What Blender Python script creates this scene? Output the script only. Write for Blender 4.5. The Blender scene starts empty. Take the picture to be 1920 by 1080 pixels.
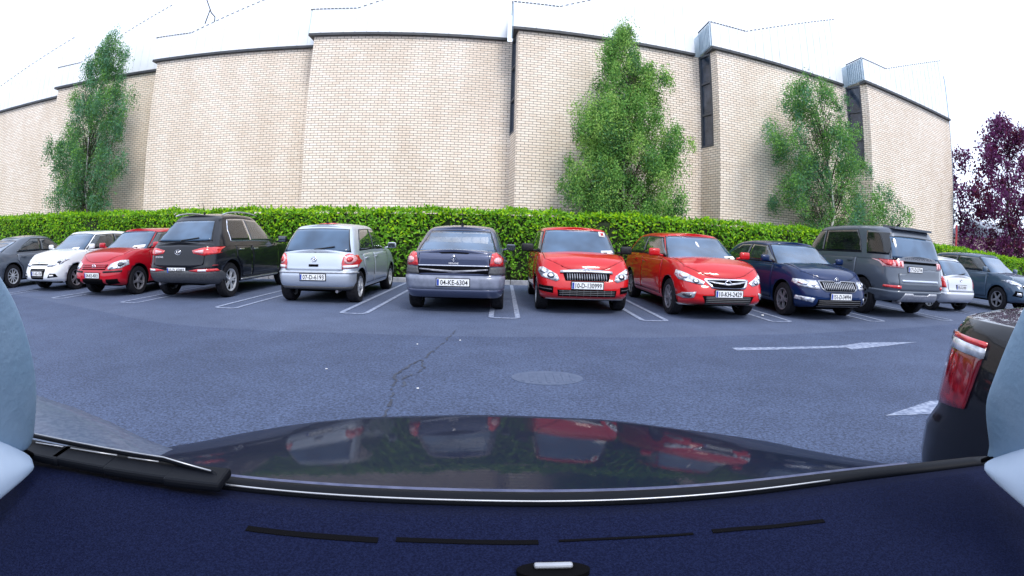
import bpy, bmesh, math, random
import numpy as np
from mathutils import Vector, Matrix
from mathutils.bvhtree import BVHTree
PI = math.pi
rnd = random.Random(7)
sc = bpy.context.scene
C = sc.collection

# ---------------------------------------------------------------- camera
CAMH = 1.2474
FPX, YAW, PITCH, ROLL = 925.2, 0.0216, -0.0969, 0.02748
cd = bpy.data.cameras.new('camera'); cam = bpy.data.objects.new('camera', cd); C.objects.link(cam)
sc.camera = cam
cd.type = 'PANO'; cd.sensor_width = 36.0; cd.sensor_fit = 'HORIZONTAL'
cd.clip_start = 0.01; cd.clip_end = 2000
def setc(k, v):
    for h in (cd, getattr(cd, 'cycles', None)):
        try: setattr(h, k, v); return
        except Exception: pass
setc('panorama_type', 'FISHEYE_LENS_POLYNOMIAL'); setc('fisheye_fov', math.radians(200))
fmm = FPX * 36.0 / 1920.0
for k, v in (('0', 0.0), ('1', -1.0 / fmm), ('2', 0.0), ('3', 0.0), ('4', 0.0)): setc('fisheye_polynomial_k' + k, v)
cy_, sy_, cp_, sp_ = math.cos(YAW), math.sin(YAW), math.cos(PITCH), math.sin(PITCH)
fwd = Vector((sy_ * cp_, cy_ * cp_, sp_)); rgt = Vector((cy_, -sy_, 0)); up = rgt.cross(fwd)
cr_, sr_ = math.cos(ROLL), math.sin(ROLL)
R_ = cr_ * rgt + sr_ * up; U_ = -sr_ * rgt + cr_ * up
M = Matrix((R_, U_, -fwd)).transposed().to_4x4(); M.translation = Vector((0, 0, CAMH)); cam.matrix_world = M

# ---------------------------------------------------------------- light
sc.view_settings.view_transform = 'Standard'; sc.view_settings.look = 'None'
sc.view_settings.exposure = 0.75; sc.view_settings.gamma = 1
SUN_EL, SUN_ROT = math.radians(50), math.radians(158)
w = bpy.data.worlds.new('World'); sc.world = w; w.use_nodes = True
nt = w.node_tree; nt.nodes.clear()
sky = nt.nodes.new('ShaderNodeTexSky'); sky.sky_type = 'NISHITA'; sky.sun_disc = False
sky.sun_elevation = SUN_EL; sky.sun_rotation = SUN_ROT; sky.air_density = 1.0; sky.dust_density = 3.0
mx = nt.nodes.new('ShaderNodeMix'); mx.data_type = 'RGBA'; mx.inputs[0].default_value = 0.8
nt.links.new(sky.outputs[0], mx.inputs[6]); mx.inputs[7].default_value = (9.8, 11.0, 13.6, 1)
bg = nt.nodes.new('ShaderNodeBackground'); bg.inputs[1].default_value = 0.1
wo = nt.nodes.new('ShaderNodeOutputWorld')
nt.links.new(mx.outputs[2], bg.inputs[0]); nt.links.new(bg.outputs[0], wo.inputs[0])
sl = bpy.data.lights.new('sun', 'SUN'); sl.energy = 1.3; sl.angle = math.radians(14); sl.color = (1, .95, .88)
so = bpy.data.objects.new('sun', sl); C.objects.link(so)
sd = Vector((math.sin(SUN_ROT) * math.cos(SUN_EL), math.cos(SUN_ROT) * math.cos(SUN_EL), math.sin(SUN_EL)))
so.rotation_euler = sd.to_track_quat('Z', 'Y').to_euler(); so.location = (0, -10, 30)

# ---------------------------------------------------------------- helpers
def tag(o, label=None, cat=None, group=None, kind=None):
    if label: o['label'] = label
    if cat: o['category'] = cat
    if group: o['group'] = group
    if kind: o['kind'] = kind
    return o
def empty(name, loc=(0, 0, 0), rz=0):
    o = bpy.data.objects.new(name, None); C.objects.link(o); o.location = loc; o.rotation_euler = (0, 0, rz); o.empty_display_size = .2
    return o
def link(name, me, mats, parent=None, smooth=False):
    o = bpy.data.objects.new(name, me); C.objects.link(o)
    for m in (mats if isinstance(mats, (list, tuple)) else [mats]):
        me.materials.append(m)
    if smooth:
        me.shade_smooth()
    if parent: o.parent = parent
    return o
def finish(name, bm, mats, parent=None, smooth=False):
    bmesh.ops.recalc_face_normals(bm, faces=bm.faces)
    me = bpy.data.meshes.new(name); bm.to_mesh(me); bm.free()
    return link(name, me, mats, parent, smooth)
def BM(): return bmesh.new()
def box(bm, c, s, rot=None, mi=0, bevel=0):
    r = bmesh.ops.create_cube(bm, size=1)
    vs = r['verts']
    for v in vs: v.co = Vector((v.co.x * s[0], v.co.y * s[1], v.co.z * s[2]))
    if bevel:
        es = list({e for v in vs for e in v.link_edges})
        rb = bmesh.ops.bevel(bm, geom=es, offset=bevel, segments=2, affect='EDGES', profile=.5)
        vs = list({v for f in rb['faces'] for v in f.verts} | {v for v in vs if v.is_valid})
    m = rot if rot is not None else Matrix.Identity(3)
    for v in vs: v.co = m @ v.co + Vector(c)
    fs = {f for v in vs for f in v.link_faces}
    for f in fs: f.material_index = mi
    return vs
def rod(bm, a, b, r, seg=8, r2=None, mi=0):
    a, b = Vector(a), Vector(b); d = b - a
    q = d.to_track_quat('Z', 'Y').to_matrix()
    ra = [bm.verts.new(a + q @ Vector((math.cos(t) * r, math.sin(t) * r, 0))) for t in [2 * PI * i / seg for i in range(seg)]]
    r2 = r if r2 is None else r2
    rb = [bm.verts.new(b + q @ Vector((math.cos(t) * r2, math.sin(t) * r2, 0))) for t in [2 * PI * i / seg for i in range(seg)]]
    for i in range(seg):
        f = bm.faces.new((ra[i], ra[(i + 1) % seg], rb[(i + 1) % seg], rb[i])); f.material_index = mi
    bm.faces.new(ra[::-1]).material_index = mi; bm.faces.new(rb).material_index = mi
def pipe(bm, pts, r, seg=8, mi=0):
    """one continuous swept tube"""
    P = [Vector(p) for p in pts]; closed = (P[0] - P[-1]).length < 1e-6
    if closed: P = P[:-1]
    n = len(P); rings = []; refv = Vector((0, 0, 1)) if abs((P[1] - P[0]).normalized().z) < .9 else Vector((0, 1, 0))
    for i in range(n):
        a = P[i - 1] if (i > 0 or closed) else P[i]; b = P[(i + 1) % n] if (i < n - 1 or closed) else P[i]
        d = (b - a).normalized(); u = d.cross(refv)
        if u.length < 1e-4: u = d.cross(Vector((1, 0, 0)))
        u.normalize(); v = d.cross(u)
        rings.append([bm.verts.new(P[i] + (u * math.cos(2 * PI * k / seg) + v * math.sin(2 * PI * k / seg)) * r) for k in range(seg)])
    pr = list(zip(rings[:-1], rings[1:])) + ([(rings[-1], rings[0])] if closed else [])
    for A, B in pr:
        for k in range(seg):
            f = bm.faces.new((A[k], A[(k + 1) % seg], B[(k + 1) % seg], B[k])); f.material_index = mi; f.smooth = True
    if not closed:
        bm.faces.new(rings[0][::-1]).material_index = mi; bm.faces.new(rings[-1]).material_index = mi
def prism(bm, poly, d, mi=0):
    """poly: list of 3D points; extrude along d"""
    d = Vector(d); a = [bm.verts.new(Vector(p)) for p in poly]; b = [bm.verts.new(Vector(p) + d) for p in poly]
    n = len(a)
    bm.faces.new(a).material_index = mi; bm.faces.new(b[::-1]).material_index = mi
    for i in range(n): bm.faces.new((a[i], b[i], b[(i + 1) % n], a[(i + 1) % n])).material_index = mi

# ---------------------------------------------------------------- materials
def principled(name, col, rough=.5, metal=0, spec=.5, coat=0, coatr=.03, ior=1.5):
    m = bpy.data.materials.new(name); m.use_nodes = True
    b = m.node_tree.nodes['Principled BSDF']
    b.inputs['Base Color'].default_value = (*col, 1); b.inputs['Roughness'].default_value = rough
    b.inputs['Metallic'].default_value = metal; b.inputs['IOR'].default_value = ior
    b.inputs['Specular IOR Level'].default_value = spec
    b.inputs['Coat Weight'].default_value = coat; b.inputs['Coat Roughness'].default_value = coatr
    return m
def N(m, t, **k):
    n = m.node_tree.nodes.new(t)
    for a, v in k.items(): setattr(n, a, v)
    return n
def L(m, a, b): m.node_tree.links.new(a, b)
def noise_var(m, c1, c2, scale=8, detail=4, bump=0, bscale=60, rough=None, coords='Object'):
    """procedural variation of base colour between c1 and c2 + optional bump"""
    b = m.node_tree.nodes['Principled BSDF']
    tc = N(m, 'ShaderNodeTexCoord')
    n = N(m, 'ShaderNodeTexNoise'); n.inputs['Scale'].default_value = scale; n.inputs['Detail'].default_value = detail
    L(m, tc.outputs[coords], n.inputs['Vector'])
    r = N(m, 'ShaderNodeValToRGB'); r.color_ramp.elements[0].color = (*c1, 1); r.color_ramp.elements[1].color = (*c2, 1)
    r.color_ramp.elements[0].position = .35; r.color_ramp.elements[1].position = .65
    L(m, n.outputs['Fac'], r.inputs[0]); L(m, r.outputs[0], b.inputs['Base Color'])
    if bump:
        n2 = N(m, 'ShaderNodeTexNoise'); n2.inputs['Scale'].default_value = bscale; n2.inputs['Detail'].default_value = 5
        L(m, tc.outputs[coords], n2.inputs['Vector'])
        bp = N(m, 'ShaderNodeBump'); bp.inputs['Strength'].default_value = bump; bp.inputs['Distance'].default_value = .01
        L(m, n2.outputs['Fac'], bp.inputs['Height']); L(m, bp.outputs[0], b.inputs['Normal'])
    return m
def paint(name, col, metal=.0, flake=.06, rough=.35):
    m = principled(name, col, rough, metal, .15, 1.0, .02)
    m.node_tree.nodes['Principled BSDF'].inputs['Coat IOR'].default_value = 1.38 if max(col) < .13 else 1.48
    c2 = tuple(min(1, c * (1 + flake)) for c in col); c1 = tuple(c * (1 - flake) for c in col)
    noise_var(m, c1, c2, 220, 2)
    return m
def leafmat(name, cols, trans=.3):
    m = bpy.data.materials.new(name); m.use_nodes = True; t = m.node_tree; t.nodes.clear()
    g = N(m, 'ShaderNodeNewGeometry'); r = N(m, 'ShaderNodeValToRGB')
    els = r.color_ramp.elements
    while len(els) < len(cols): els.new(.5)
    for i, c in enumerate(cols): els[i].position = i / (len(cols) - 1); els[i].color = (*c, 1)
    L(m, g.outputs['Random Per Island'], r.inputs[0])
    b = N(m, 'ShaderNodeBsdfPrincipled'); b.inputs['Roughness'].default_value = .5; b.inputs['Specular IOR Level'].default_value = .15
    L(m, r.outputs[0], b.inputs['Base Color'])
    tr = N(m, 'ShaderNodeBsdfTranslucent'); L(m, r.outputs[0], tr.inputs[0])
    mix = N(m, 'ShaderNodeMixShader'); mix.inputs[0].default_value = trans
    o = N(m, 'ShaderNodeOutputMaterial')
    L(m, b.outputs[0], mix.inputs[1]); L(m, tr.outputs[0], mix.inputs[2]); L(m, mix.outputs[0], o.inputs[0])
    return m

mt = {}
mt['black'] = noise_var(principled('black_plastic', (.012, .013, .016), .5, 0, .25), (.010, .011, .013), (.018, .019, .022), 30)
mt['gap'] = principled('panel_gap', (.003, .003, .004), .9, 0, .05)
mt['tyre'] = noise_var(principled('tyre_rubber', (.02, .02, .022), .8, 0, .2), (.008, .008, .011), (.018, .018, .022), 25)
mt['alloy'] = noise_var(principled('alloy_metal', (.6, .62, .66), .38, .45), (.5, .52, .56), (.66, .68, .72), 12)
mt['alloyd'] = noise_var(principled('dark_alloy', (.3, .3, .33), .35, .5), (.22, .22, .25), (.36, .36, .4), 12)
mt['chrome'] = noise_var(principled('chrome', (.8, .8, .84), .12, 1.0), (.7, .7, .74), (.85, .85, .9), 40)
mt['mirror'] = noise_var(principled('mirror_silver', (.4, .44, .5), .08, 1.0), (.34, .38, .44), (.44, .48, .54), 9)
mt['glass'] = principled('car_glass', (.018, .026, .034), .02, 0, .5, 1.0, .01, 1.5)
mt['glassd'] = principled('privacy_glass', (.006, .007, .009), .03, 0, .5, .4, .01, 1.5)
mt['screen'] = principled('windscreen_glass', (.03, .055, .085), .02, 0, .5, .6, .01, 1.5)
noise_var(mt['screen'], (.022, .052, .10), (.060, .12, .21), 1.6, 2)  # sky reflection painted into the glass as a blue base colour
noise_var(mt['glass'], (.008, .012, .016), (.035, .045, .05), 4, 3)
noise_var(mt['glassd'], (.004, .005, .006), (.012, .014, .016), 4, 2)
mt['lamp'] = noise_var(principled('headlamp_lens', (.45, .47, .52), .12, .3, .5, 1.0), (.16, .17, .2), (.85, .87, .92), 14, 3)
mt['lampdk'] = principled('lamp_bezel', (.05, .05, .06), .2, .3, .5, 1)
mt['bulb'] = noise_var(principled('reflector', (.9, .9, .95), .1, .9), (.85, .85, .9), (.95, .95, 1), 30)
mt['red'] = noise_var(principled('tail_lens_red', (.55, .015, .02), .12, 0, .5, 1.0), (.40, .008, .012), (.70, .03, .03), 22)
mt['redl'] = noise_var(principled('tail_lens_pink', (.75, .35, .36), .12, 0, .5, 1.0), (.65, .25, .26), (.85, .5, .5), 30)
mt['amber'] = principled('amber_lens', (.8, .3, .05), .15, 0, .5, 1)
mt['white'] = noise_var(principled('white_lens', (.75, .75, .8), .2, 0, .5, .6), (.66, .66, .7), (.82, .82, .86), 20)
mt['plate'] = noise_var(principled('plate_white', (.82, .83, .85), .35), (.78, .79, .8), (.86, .87, .89), 20)
mt['plateb'] = principled('plate_blue', (.02, .06, .35), .35)
mt['ink'] = principled('plate_ink', (.01, .01, .012), .5)
mt['greyp'] = noise_var(principled('grey_plastic', (.06, .062, .07), .5), (.05, .052, .058), (.075, .077, .085), 30)
mt['silverp'] = noise_var(principled('silver_trim', (.42, .43, .46), .35, .6), (.36, .37, .4), (.47, .48, .51), 20)
mt['bump'] = noise_var(principled('bumper_grey', (.16, .18, .24), .35, 0, .4, .5), (.13, .15, .20), (.20, .22, .29), 8)
mt['paper'] = noise_var(principled('paper', (.8, .8, .78), .7), (.75, .75, .73), (.86, .86, .84), 60)

# ================================================================ SETTING
# ---- asphalt
def asphalt(name, c1, c2, sc_=.35, sp=.85):
    m = principled(name, c1, .82, 0, .35)
    b = m.node_tree.nodes['Principled BSDF']; tc = N(m, 'ShaderNodeTexCoord')
    n = N(m, 'ShaderNodeTexNoise'); n.inputs['Scale'].default_value = sc_; n.inputs['Detail'].default_value = 6; n.inputs['Roughness'].default_value = .6
    L(m, tc.outputs['Object'], n.inputs['Vector'])
    r = N(m, 'ShaderNodeValToRGB'); r.color_ramp.elements[0].position = .3; r.color_ramp.elements[1].position = .7
    r.color_ramp.elements[0].color = (*c1, 1); r.color_ramp.elements[1].color = (*c2, 1); L(m, n.outputs['Fac'], r.inputs[0])
    # coarse aggregate speckle
    v = N(m, 'ShaderNodeTexNoise'); v.inputs['Scale'].default_value = 42; v.inputs['Detail'].default_value = 3; v.inputs['Roughness'].default_value = .8
    L(m, tc.outputs['Object'], v.inputs['Vector'])
    rr = N(m, 'ShaderNodeValToRGB'); rr.color_ramp.elements[0].position = .36; rr.color_ramp.elements[1].position = .66
    rr.color_ramp.elements[0].color = (.42, .42, .42, 1); rr.color_ramp.elements[1].color = (1.65, 1.65, 1.65, 1)
    L(m, v.outputs['Fac'], rr.inputs[0])
    mu = N(m, 'ShaderNodeMix', data_type='RGBA', blend_type='MULTIPLY'); mu.inputs[0].default_value = sp
    L(m, r.outputs[0], mu.inputs[6]); L(m, rr.outputs[0], mu.inputs[7]); L(m, mu.outputs[2], b.inputs['Base Color'])
    # wear, oil stains and patches, metre scale
    n3 = N(m, 'ShaderNodeTexNoise'); n3.inputs['Scale'].default_value = 1.7; n3.inputs['Detail'].default_value = 8; n3.inputs['Roughness'].default_value = .7
    L(m, tc.outputs['Object'], n3.inputs['Vector'])
    r3 = N(m, 'ShaderNodeValToRGB'); r3.color_ramp.elements[0].position = .32; r3.color_ramp.elements[1].position = .62
    r3.color_ramp.elements[0].color = (.62, .62, .66, 1); r3.color_ramp.elements[1].color = (1.08, 1.08, 1.08, 1); L(m, n3.outputs['Fac'], r3.inputs[0])
    m3 = N(m, 'ShaderNodeMix', data_type='RGBA', blend_type='MULTIPLY'); m3.inputs[0].default_value = .5
    L(m, mu.outputs[2], m3.inputs[6]); L(m, r3.outputs[0], m3.inputs[7]); L(m, m3.outputs[2], b.inputs['Base Color'])
    bp = N(m, 'ShaderNodeBump'); bp.inputs['Strength'].default_value = .5; bp.inputs['Distance'].default_value = .006
    L(m, v.outputs['Fac'], bp.inputs['Height']); L(m, bp.outputs[0], b.inputs['Normal'])
    return m
def sheet(name, pts, z, m, kind='structure', label=None, cat=None, group=None, thick=0):
    bm = BM(); vs = [bm.verts.new((x, y, z)) for x, y in pts]; bm.faces.new(vs)
    o = finish(name, bm, m)
    for p in o.data.polygons: pass
    tag(o, label, cat, group, kind); return o
a_far = asphalt('asphalt_bays', (.060, .080, .136), (.082, .106, .172))
a_near = asphalt('asphalt_lane', (.042, .060, .112), (.062, .085, .150))
soil = noise_var(principled('soil_grass', (.05, .07, .03), .9), (.06, .05, .03), (.05, .10, .03), 3, 6, .4, 30)
sheet('ground', [(-400, -400), (400, -400), (400, 400), (-400, 400)], -.012, soil)
def wavy(x): return float(np.interp(x, [-20, -13.4, -8.7, -4.7, -2.4, .15, 2.7, 5.9, 11.5, 20], [8.6, 8.2, 7.1, 5.95, 6.1, 6.27, 6.41, 6.75, 7.5, 8.6])) + .03 * math.sin(x * 2.3)
xs = [-60, -40] + [-30 + i for i in range(61)] + [40, 60]
sheet('car_park_surface', [(-60, -30), (60, -30), (60, 13.75), (-60, 13.75)], 0, a_far)
bm = BM()
a = [bm.verts.new((x, wavy(min(20, max(-20, x))), .004)) for x in xs]; b = [bm.verts.new((x, -30, .004)) for x in xs]
for i in range(len(xs) - 1): bm.faces.new((a[i], b[i], b[i + 1], a[i + 1]))
tag(finish('lane', bm, a_near), kind='structure')

kerbm = noise_var(principled('kerb_concrete', (.26, .27, .3), .85), (.2, .21, .23), (.33, .34, .37), 6, 6, .3, 60)
bm = BM(); x = -40
while x < 42:
    box(bm, (x + .455, 13.83, .04), (.9, .14, .17), bevel=.012); x += .915
tag(finish('kerb', bm, kerbm), kind='structure')
bedm = noise_var(principled('planting_bed', (.05, .04, .03), .95), (.035, .028, .02), (.08, .06, .045), 5, 6, .6, 20)
sheet('planting_bed', [(-60, 13.9), (60, 13.9), (60, 17.0), (-60, 17.0)], .05, bedm)

# ---- bay markings
linem = noise_var(principled('road_paint', (.3, .33, .42), .85, 0, .2), (.13, .16, .24), (.31, .35, .45), 16, 8)
PB = [.06 + 2.5 * i for i in range(-8, 8)]
def strip(bm, pts, wdt, z):
    prev = None
    for i, (x, y) in enumerate(pts):
        d = Vector(pts[min(i + 1, len(pts) - 1)]) - Vector(pts[max(i - 1, 0)]); d.normalize(); n = Vector((-d.y, d.x)) * wdt / 2
        c = (bm.verts.new((x + n.x, y + n.y, z)), bm.verts.new((x - n.x, y - n.y, z)))
        if prev: bm.faces.new((prev[0], prev[1], c[1], c[0]))
        prev = c
sides = ['far left', 'left']
for i, x in enumerate(PB):
    bm = BM(); hw = .215; y0 = 7.78; r = .09
    pts = [(x - hw, 13.5)] + [(x - hw, 13.5 - k * .45) for k in range(1, 12)] + [(x - hw, y0 + r), (x - hw + r * .3, y0 + r * .3), (x - hw + r, y0), (x + hw - r, y0), (x + hw - r * .3, y0 + r * .3), (x + hw, y0 + r)] + [(x + hw, 13.5 - k * .45) for k in range(11, -1, -1)]
    strip(bm, pts, .085, .008)
    o = finish('bay_marking', bm, linem); tag(o, kind='structure', group='white hairpin lines between the parking bays')
# cross line at bay heads
bm = BM(); strip(bm, [(x, 13.6) for x in (-30, -10, 10, 30)], .08, .006); tag(finish('bay_head_line', bm, linem), kind='structure')

# ---- lane arrows
bm = BM()
def poly(bm, pts, z): bm.faces.new([bm.verts.new((x, y, z)) for x, y in pts])
poly(bm, [(2.93, 5.50), (4.75, 5.50), (4.75, 5.62), (2.93, 5.66)], .008)
poly(bm, [(4.75, 5.36), (6.55, 5.66), (5.3, 5.78), (4.75, 5.62), (4.75, 5.50)], .008)
tag(finish('arrow_marking', bm, linem), kind='structure')
bm = BM()
poly(bm, [(3.10, 2.92), (3.75, 2.76), (4.3, 2.84), (6.6, 2.84), (6.6, 2.98), (4.3, 3.0), (3.9, 3.10)], .008)
tag(finish('arrow_marking', bm, linem), kind='structure')

# ---- repaired crack and cover in the lane
darkm = noise_var(principled('tar_seal', (.03, .034, .045), .8), (.024, .030, .05), (.046, .058, .09), 9, 6, .4, 50)
bm = BM(); r_ = random.Random(5)
def crackline(pts, w0, z):
    out = []
    for (xa, ya), (xb, yb) in zip(pts[:-1], pts[1:]):
        for k in range(7):
            t = k / 7; out.append((xa + (xb - xa) * t + r_.uniform(-.018, .018), ya + (yb - ya) * t))
    for i in range(len(out) - 1):
        if r_.random() < .12: continue
        strip(bm, [out[i], out[i + 1]], w0 * r_.uniform(.5, 1.5), z)
crackline([(-.62, 6.6), (-.66, 6.0), (-.72, 5.4), (-.80, 4.9), (-.72, 4.55), (-.86, 4.2), (-.80, 3.9)], .020, .0075)
crackline([(-.80, 4.9), (-.90, 4.62), (-.95, 4.3), (-.90, 4.0), (-.84, 3.6), (-.80, 3.2), (-.8, 2.8)], .024, .0079)
tag(finish('crack', bm, darkm), kind='structure')
covm = noise_var(principled('cast_iron_cover', (.07, .09, .13), .7), (.058, .080, .137), (.078, .102, .165), 18, 5, .4, 70)
bm = BM(); n_ = 28
vs = [(.44 + .33 * math.cos(2 * PI * i / n_), 4.35 + .23 * math.sin(2 * PI * i / n_)) for i in range(n_)]
prism(bm, [(x, y, .009) for x, y in vs], (0, 0, -.006), 0)
for k in range(-3, 4): box(bm, (.44 + k * .075, 4.35, .0105), (.03, .34 - abs(k) * .03, .003))
o = finish('manhole_cover', bm, covm)
tag(o, 'worn oval metal cover set in the asphalt lane ahead of the bonnet', 'manhole cover')

# ---------------------------------------------------------------- BUILDING
def brickmat(name):
    m = principled(name, (.7, .6, .5), .88, 0, .2)
    b = m.node_tree.nodes['Principled BSDF']
    uv = N(m, 'ShaderNodeUVMap'); br = N(m, 'ShaderNodeTexBrick')
    L(m, uv.outputs[0], br.inputs['Vector'])
    br.offset = .5; br.inputs['Scale'].default_value = 1
    br.inputs['Brick Width'].default_value = .276; br.inputs['Row Height'].default_value = .0945
    br.inputs['Mortar Size'].default_value = .0095; br.inputs['Mortar Smooth'].default_value = .25; br.inputs['Bias'].default_value = 0
    br.inputs['Color1'].default_value = (.94, .855, .745, 1); br.inputs['Color2'].default_value = (.86, .75, .625, 1)
    br.inputs['Mortar'].default_value = (.22, .17, .14, 1)
    n = N(m, 'ShaderNodeTexNoise'); n.inputs['Scale'].default_value = .8; n.inputs['Detail'].default_value = 7
    mp = N(m, 'ShaderNodeMapping'); mp.inputs['Scale'].default_value = (1, .35, 1); L(m, uv.outputs[0], mp.inputs[0]); L(m, mp.outputs[0], n.inputs['Vector'])
    r = N(m, 'ShaderNodeValToRGB'); r.color_ramp.elements[0].color = (.91, .88, .85, 1); r.color_ramp.elements[1].color = (1.03, 1.02, 1.02, 1)
    r.color_ramp.elements[0].position = .35; r.color_ramp.elements[1].position = .65
    L(m, n.outputs['Fac'], r.inputs[0])
    mu = N(m, 'ShaderNodeMix', data_type='RGBA', blend_type='MULTIPLY'); mu.inputs[0].default_value = 1
    L(m, br.outputs['Color'], mu.inputs[6]); L(m, r.outputs[0], mu.inputs[7]); L(m, mu.outputs[2], b.inputs['Base Color'])
    bp = N(m, 'ShaderNodeBump'); bp.invert = True; bp.inputs['Strength'].default_value = .8; bp.inputs['Distance'].default_value = .012
    L(m, br.outputs['Fac'], bp.inputs['Height']); L(m, bp.outputs[0], b.inputs['Normal'])
    return m
brick = brickmat('pale_brick')
metalw = noise_var(principled('white_roof_sheet', (.8, .82, .84), .35, .1), (.76, .79, .82), (.86, .87, .89), 1.2)
metalb = noise_var(principled('grey_blue_cladding', (.50, .60, .68), .35, .2), (.45, .56, .64), (.56, .66, .73), 2)
capm = noise_var(principled('dark_fascia', (.035, .04, .05), .5), (.03, .034, .04), (.05, .055, .065), 3)
winm = principled('window_glass', (.03, .045, .07), .06, 0, .6, .3)
noise_var(winm, (.018, .03, .05), (.06, .08, .12), 2.2)
framem = noise_var(principled('window_frame', (.05, .06, .08), .4), (.04, .05, .065), (.06, .07, .09), 10)
HW = 9.0; S_ = 7.76
# segment corners (left X, left Y, right X, right Y)
segs = [(-34.5, 17.1, -23.1, 18.35), (-22.6, 17.1, -15.6, 18.2), (-15.2, 17.05, -7.55, 18.3), (-7.4, 17.05, .15, 18.25), (.36, 17.1, 7.65, 18.1), (7.98, 17.05, 15.25, 18.05), (15.7, 16.95, 23.45, 18.25)]
bld = empty('brick_building', (0, 17.5, 0))
tag(bld, 'long pale brick building with sawtooth walls and white sheet roofs behind the hedge', 'building')
bldo = Vector((0, 17.5, 0))
def uvquad(bm, pts, u0, uvl):
    vs = [bm.verts.new(Vector(p) - bldo) for p in pts]; f = bm.faces.new(vs)
    l_ = (Vector(pts[1]) - Vector(pts[0])).length
    for lo, (u, v) in zip(f.loops, [(u0, pts[0][2]), (u0 + l_, pts[1][2]), (u0 + l_, pts[2][2]), (u0, pts[3][2])]): lo[uvl].uv = (u, v)
    return f
n = len(segs); u0 = 0
for i, (x0, y0, x1, y1) in enumerate(segs):
    bm = BM(); uvl = bm.loops.layers.uv.new('UVMap')
    bx, by = (segs[i + 1][0], segs[i + 1][1]) if i + 1 < n else (x1 + .01, y1 + 14)
    uvquad(bm, [(x0, y0, 0), (x1, y1, 0), (x1, y1, HW), (x0, y0, HW)], u0, uvl)
    u1 = u0 + math.hypot(x1 - x0, y1 - y0)
    if i + 1 < n:
        # return face towards next corner: window strip against the inner corner, brick pier beside it
        f = .66; mx_, my_ = x1 + (bx - x1) * f, y1 + (by - y1) * f
        zb = 5.15
        lr = math.hypot(bx - x1, by - y1)
        nx, ny = -(by - y1) / lr, (bx - x1) / lr     # faces away from viewer ->  recess direction is opposite of outward (-x)
        rx, ry = .10, .02
        if i in (3, 4, 5):
            uvquad(bm, [(x1, y1, 0), (mx_, my_, 0), (mx_, my_, zb), (x1, y1, zb)], u1, uvl)
            uvquad(bm, [(mx_, my_, 0), (bx, by, 0), (bx, by, HW), (mx_, my_, HW)], u1 + lr * f, uvl)
            uvquad(bm, [(mx_ + rx, my_ + ry, zb), (mx_, my_, zb), (mx_, my_, HW), (mx_ + rx, my_ + ry, HW)], u1, uvl)
            uvquad(bm, [(x1, y1, zb), (mx_, my_, zb), (mx_ + rx, my_ + ry, zb), (x1 + rx, y1 + ry, zb)], u1, uvl)
        else:
            uvquad(bm, [(x1, y1, 0), (bx, by, 0), (bx, by, HW), (x1, y1, HW)], u1, uvl)
    else:
        uvquad(bm, [(x1, y1, 0), (bx, by, 0), (bx, by, HW), (x1, y1, HW)], u1, uvl)
    o = finish('brick_wall', bm, brick, bld)
    u0 = u1 + 1.37
    if i + 1 < n and i in (3, 4, 5):
        wx0, wy0, wx1, wy1 = x1 + .03, y1 + .0, mx_ + .03, my_
        bm = BM(); p0 = Vector((wx0, wy0, 0)) - bldo; p1 = Vector((wx1, wy1, 0)) - bldo; d = (p1 - p0); dl = d.length; d.normalize()
        ang = math.atan2(d.y, d.x); rm = Matrix.Rotation(ang, 3, 'Z')
        for t in (.04, dl - .04): box(bm, (p0 + d * t) + Vector((0, 0, (zb + HW) / 2)), (.08, .08, HW - zb), rm)
        hz = [zb + .04, zb + 1.32, zb + 2.62, HW - .05]
        for z in hz: box(bm, (p0 + d * dl / 2) + Vector((0, 0, z)), (dl - .165, .075, .08), rm)
        wf = finish('window', bm, framem, bld)
        bm = BM()
        box(bm, (p0 + d * dl / 2) + Vector((.03, 0, (zb + HW) / 2)), (dl - .02, .02, HW - zb - .02), rm)
        finish('pane', bm, winm, wf)
    # fascia cap along wall top, with soffit overhang
    bm = BM(); ov = .16
    pts = [(x0 - .20, y0 - ov), (x1 + .0, y1 - ov), (x1 + .0, y1 + .3), (x0 - .20, y0 + .3)]
    if i + 1 < n:
        pts = [(x0 - .20, y0 - ov), (x1 - .02, y1 - ov), (bx - .22, by - ov + .12), (bx - .22, by + 3), (x0 - .20, y0 + 3)]
        pts = [(x0 - .20, y0 - ov), (x1 - .20, y1 - ov), (x1 - .20, y1 + .8), (x0 - .20, y0 + .8)]
    prism(bm, [(x - bldo.x, y - bldo.y, HW) for x, y in pts], (0, 0, .105))
    finish('fascia', bm, capm, bld)
    # folded sheet roof: low band, then rising to the right
    hb, hp = 1.16, 3.42; wl = x1 - x0; dxy = Vector((x1 - x0, y1 - y0, 0)) / 1.0
    def pt(t, z, back=0): return (x0 - .20 + (wl) * t, y0 - .10 + (y1 - y0) * t + back - bldo.y, HW + .13 + z)
    tb = .235
    bm = BM()
    front = [pt(0, 0), pt(1, 0), pt(1, hp - .13), pt(tb, hb - .13), pt(0, hb - .13)]
    back = [pt(0, 0, 9), pt(1, 0, 9), pt(1, hp - .13, 9), pt(tb, hb - .13, 9), pt(0, hb - .13, 9)]
    fv = [bm.verts.new(p) for p in front]; bv = [bm.verts.new(p) for p in back]
    bm.faces.new(fv); bm.faces.new(bv[::-1])
    for k in range(5):
        f_ = bm.faces.new((fv[k], fv[(k + 1) % 5], bv[(k + 1) % 5], bv[k]))
        if k == 4: f_.material_index = 1
    # standing seams on the front
    ns = int(wl / .42)
    for k in range(1, ns):
        t = k / ns; zt = hb - .13 if t < tb else hb - .13 + (hp - hb) * (t - tb) / (1 - tb)
        p = pt(t, 0); box(bm, (p[0], p[1] - .012, p[2] + zt / 2 - .02), (.022, .022, zt - .06))
    # dark capping clips along the roof edge
    kf = len(bm.faces)
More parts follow.
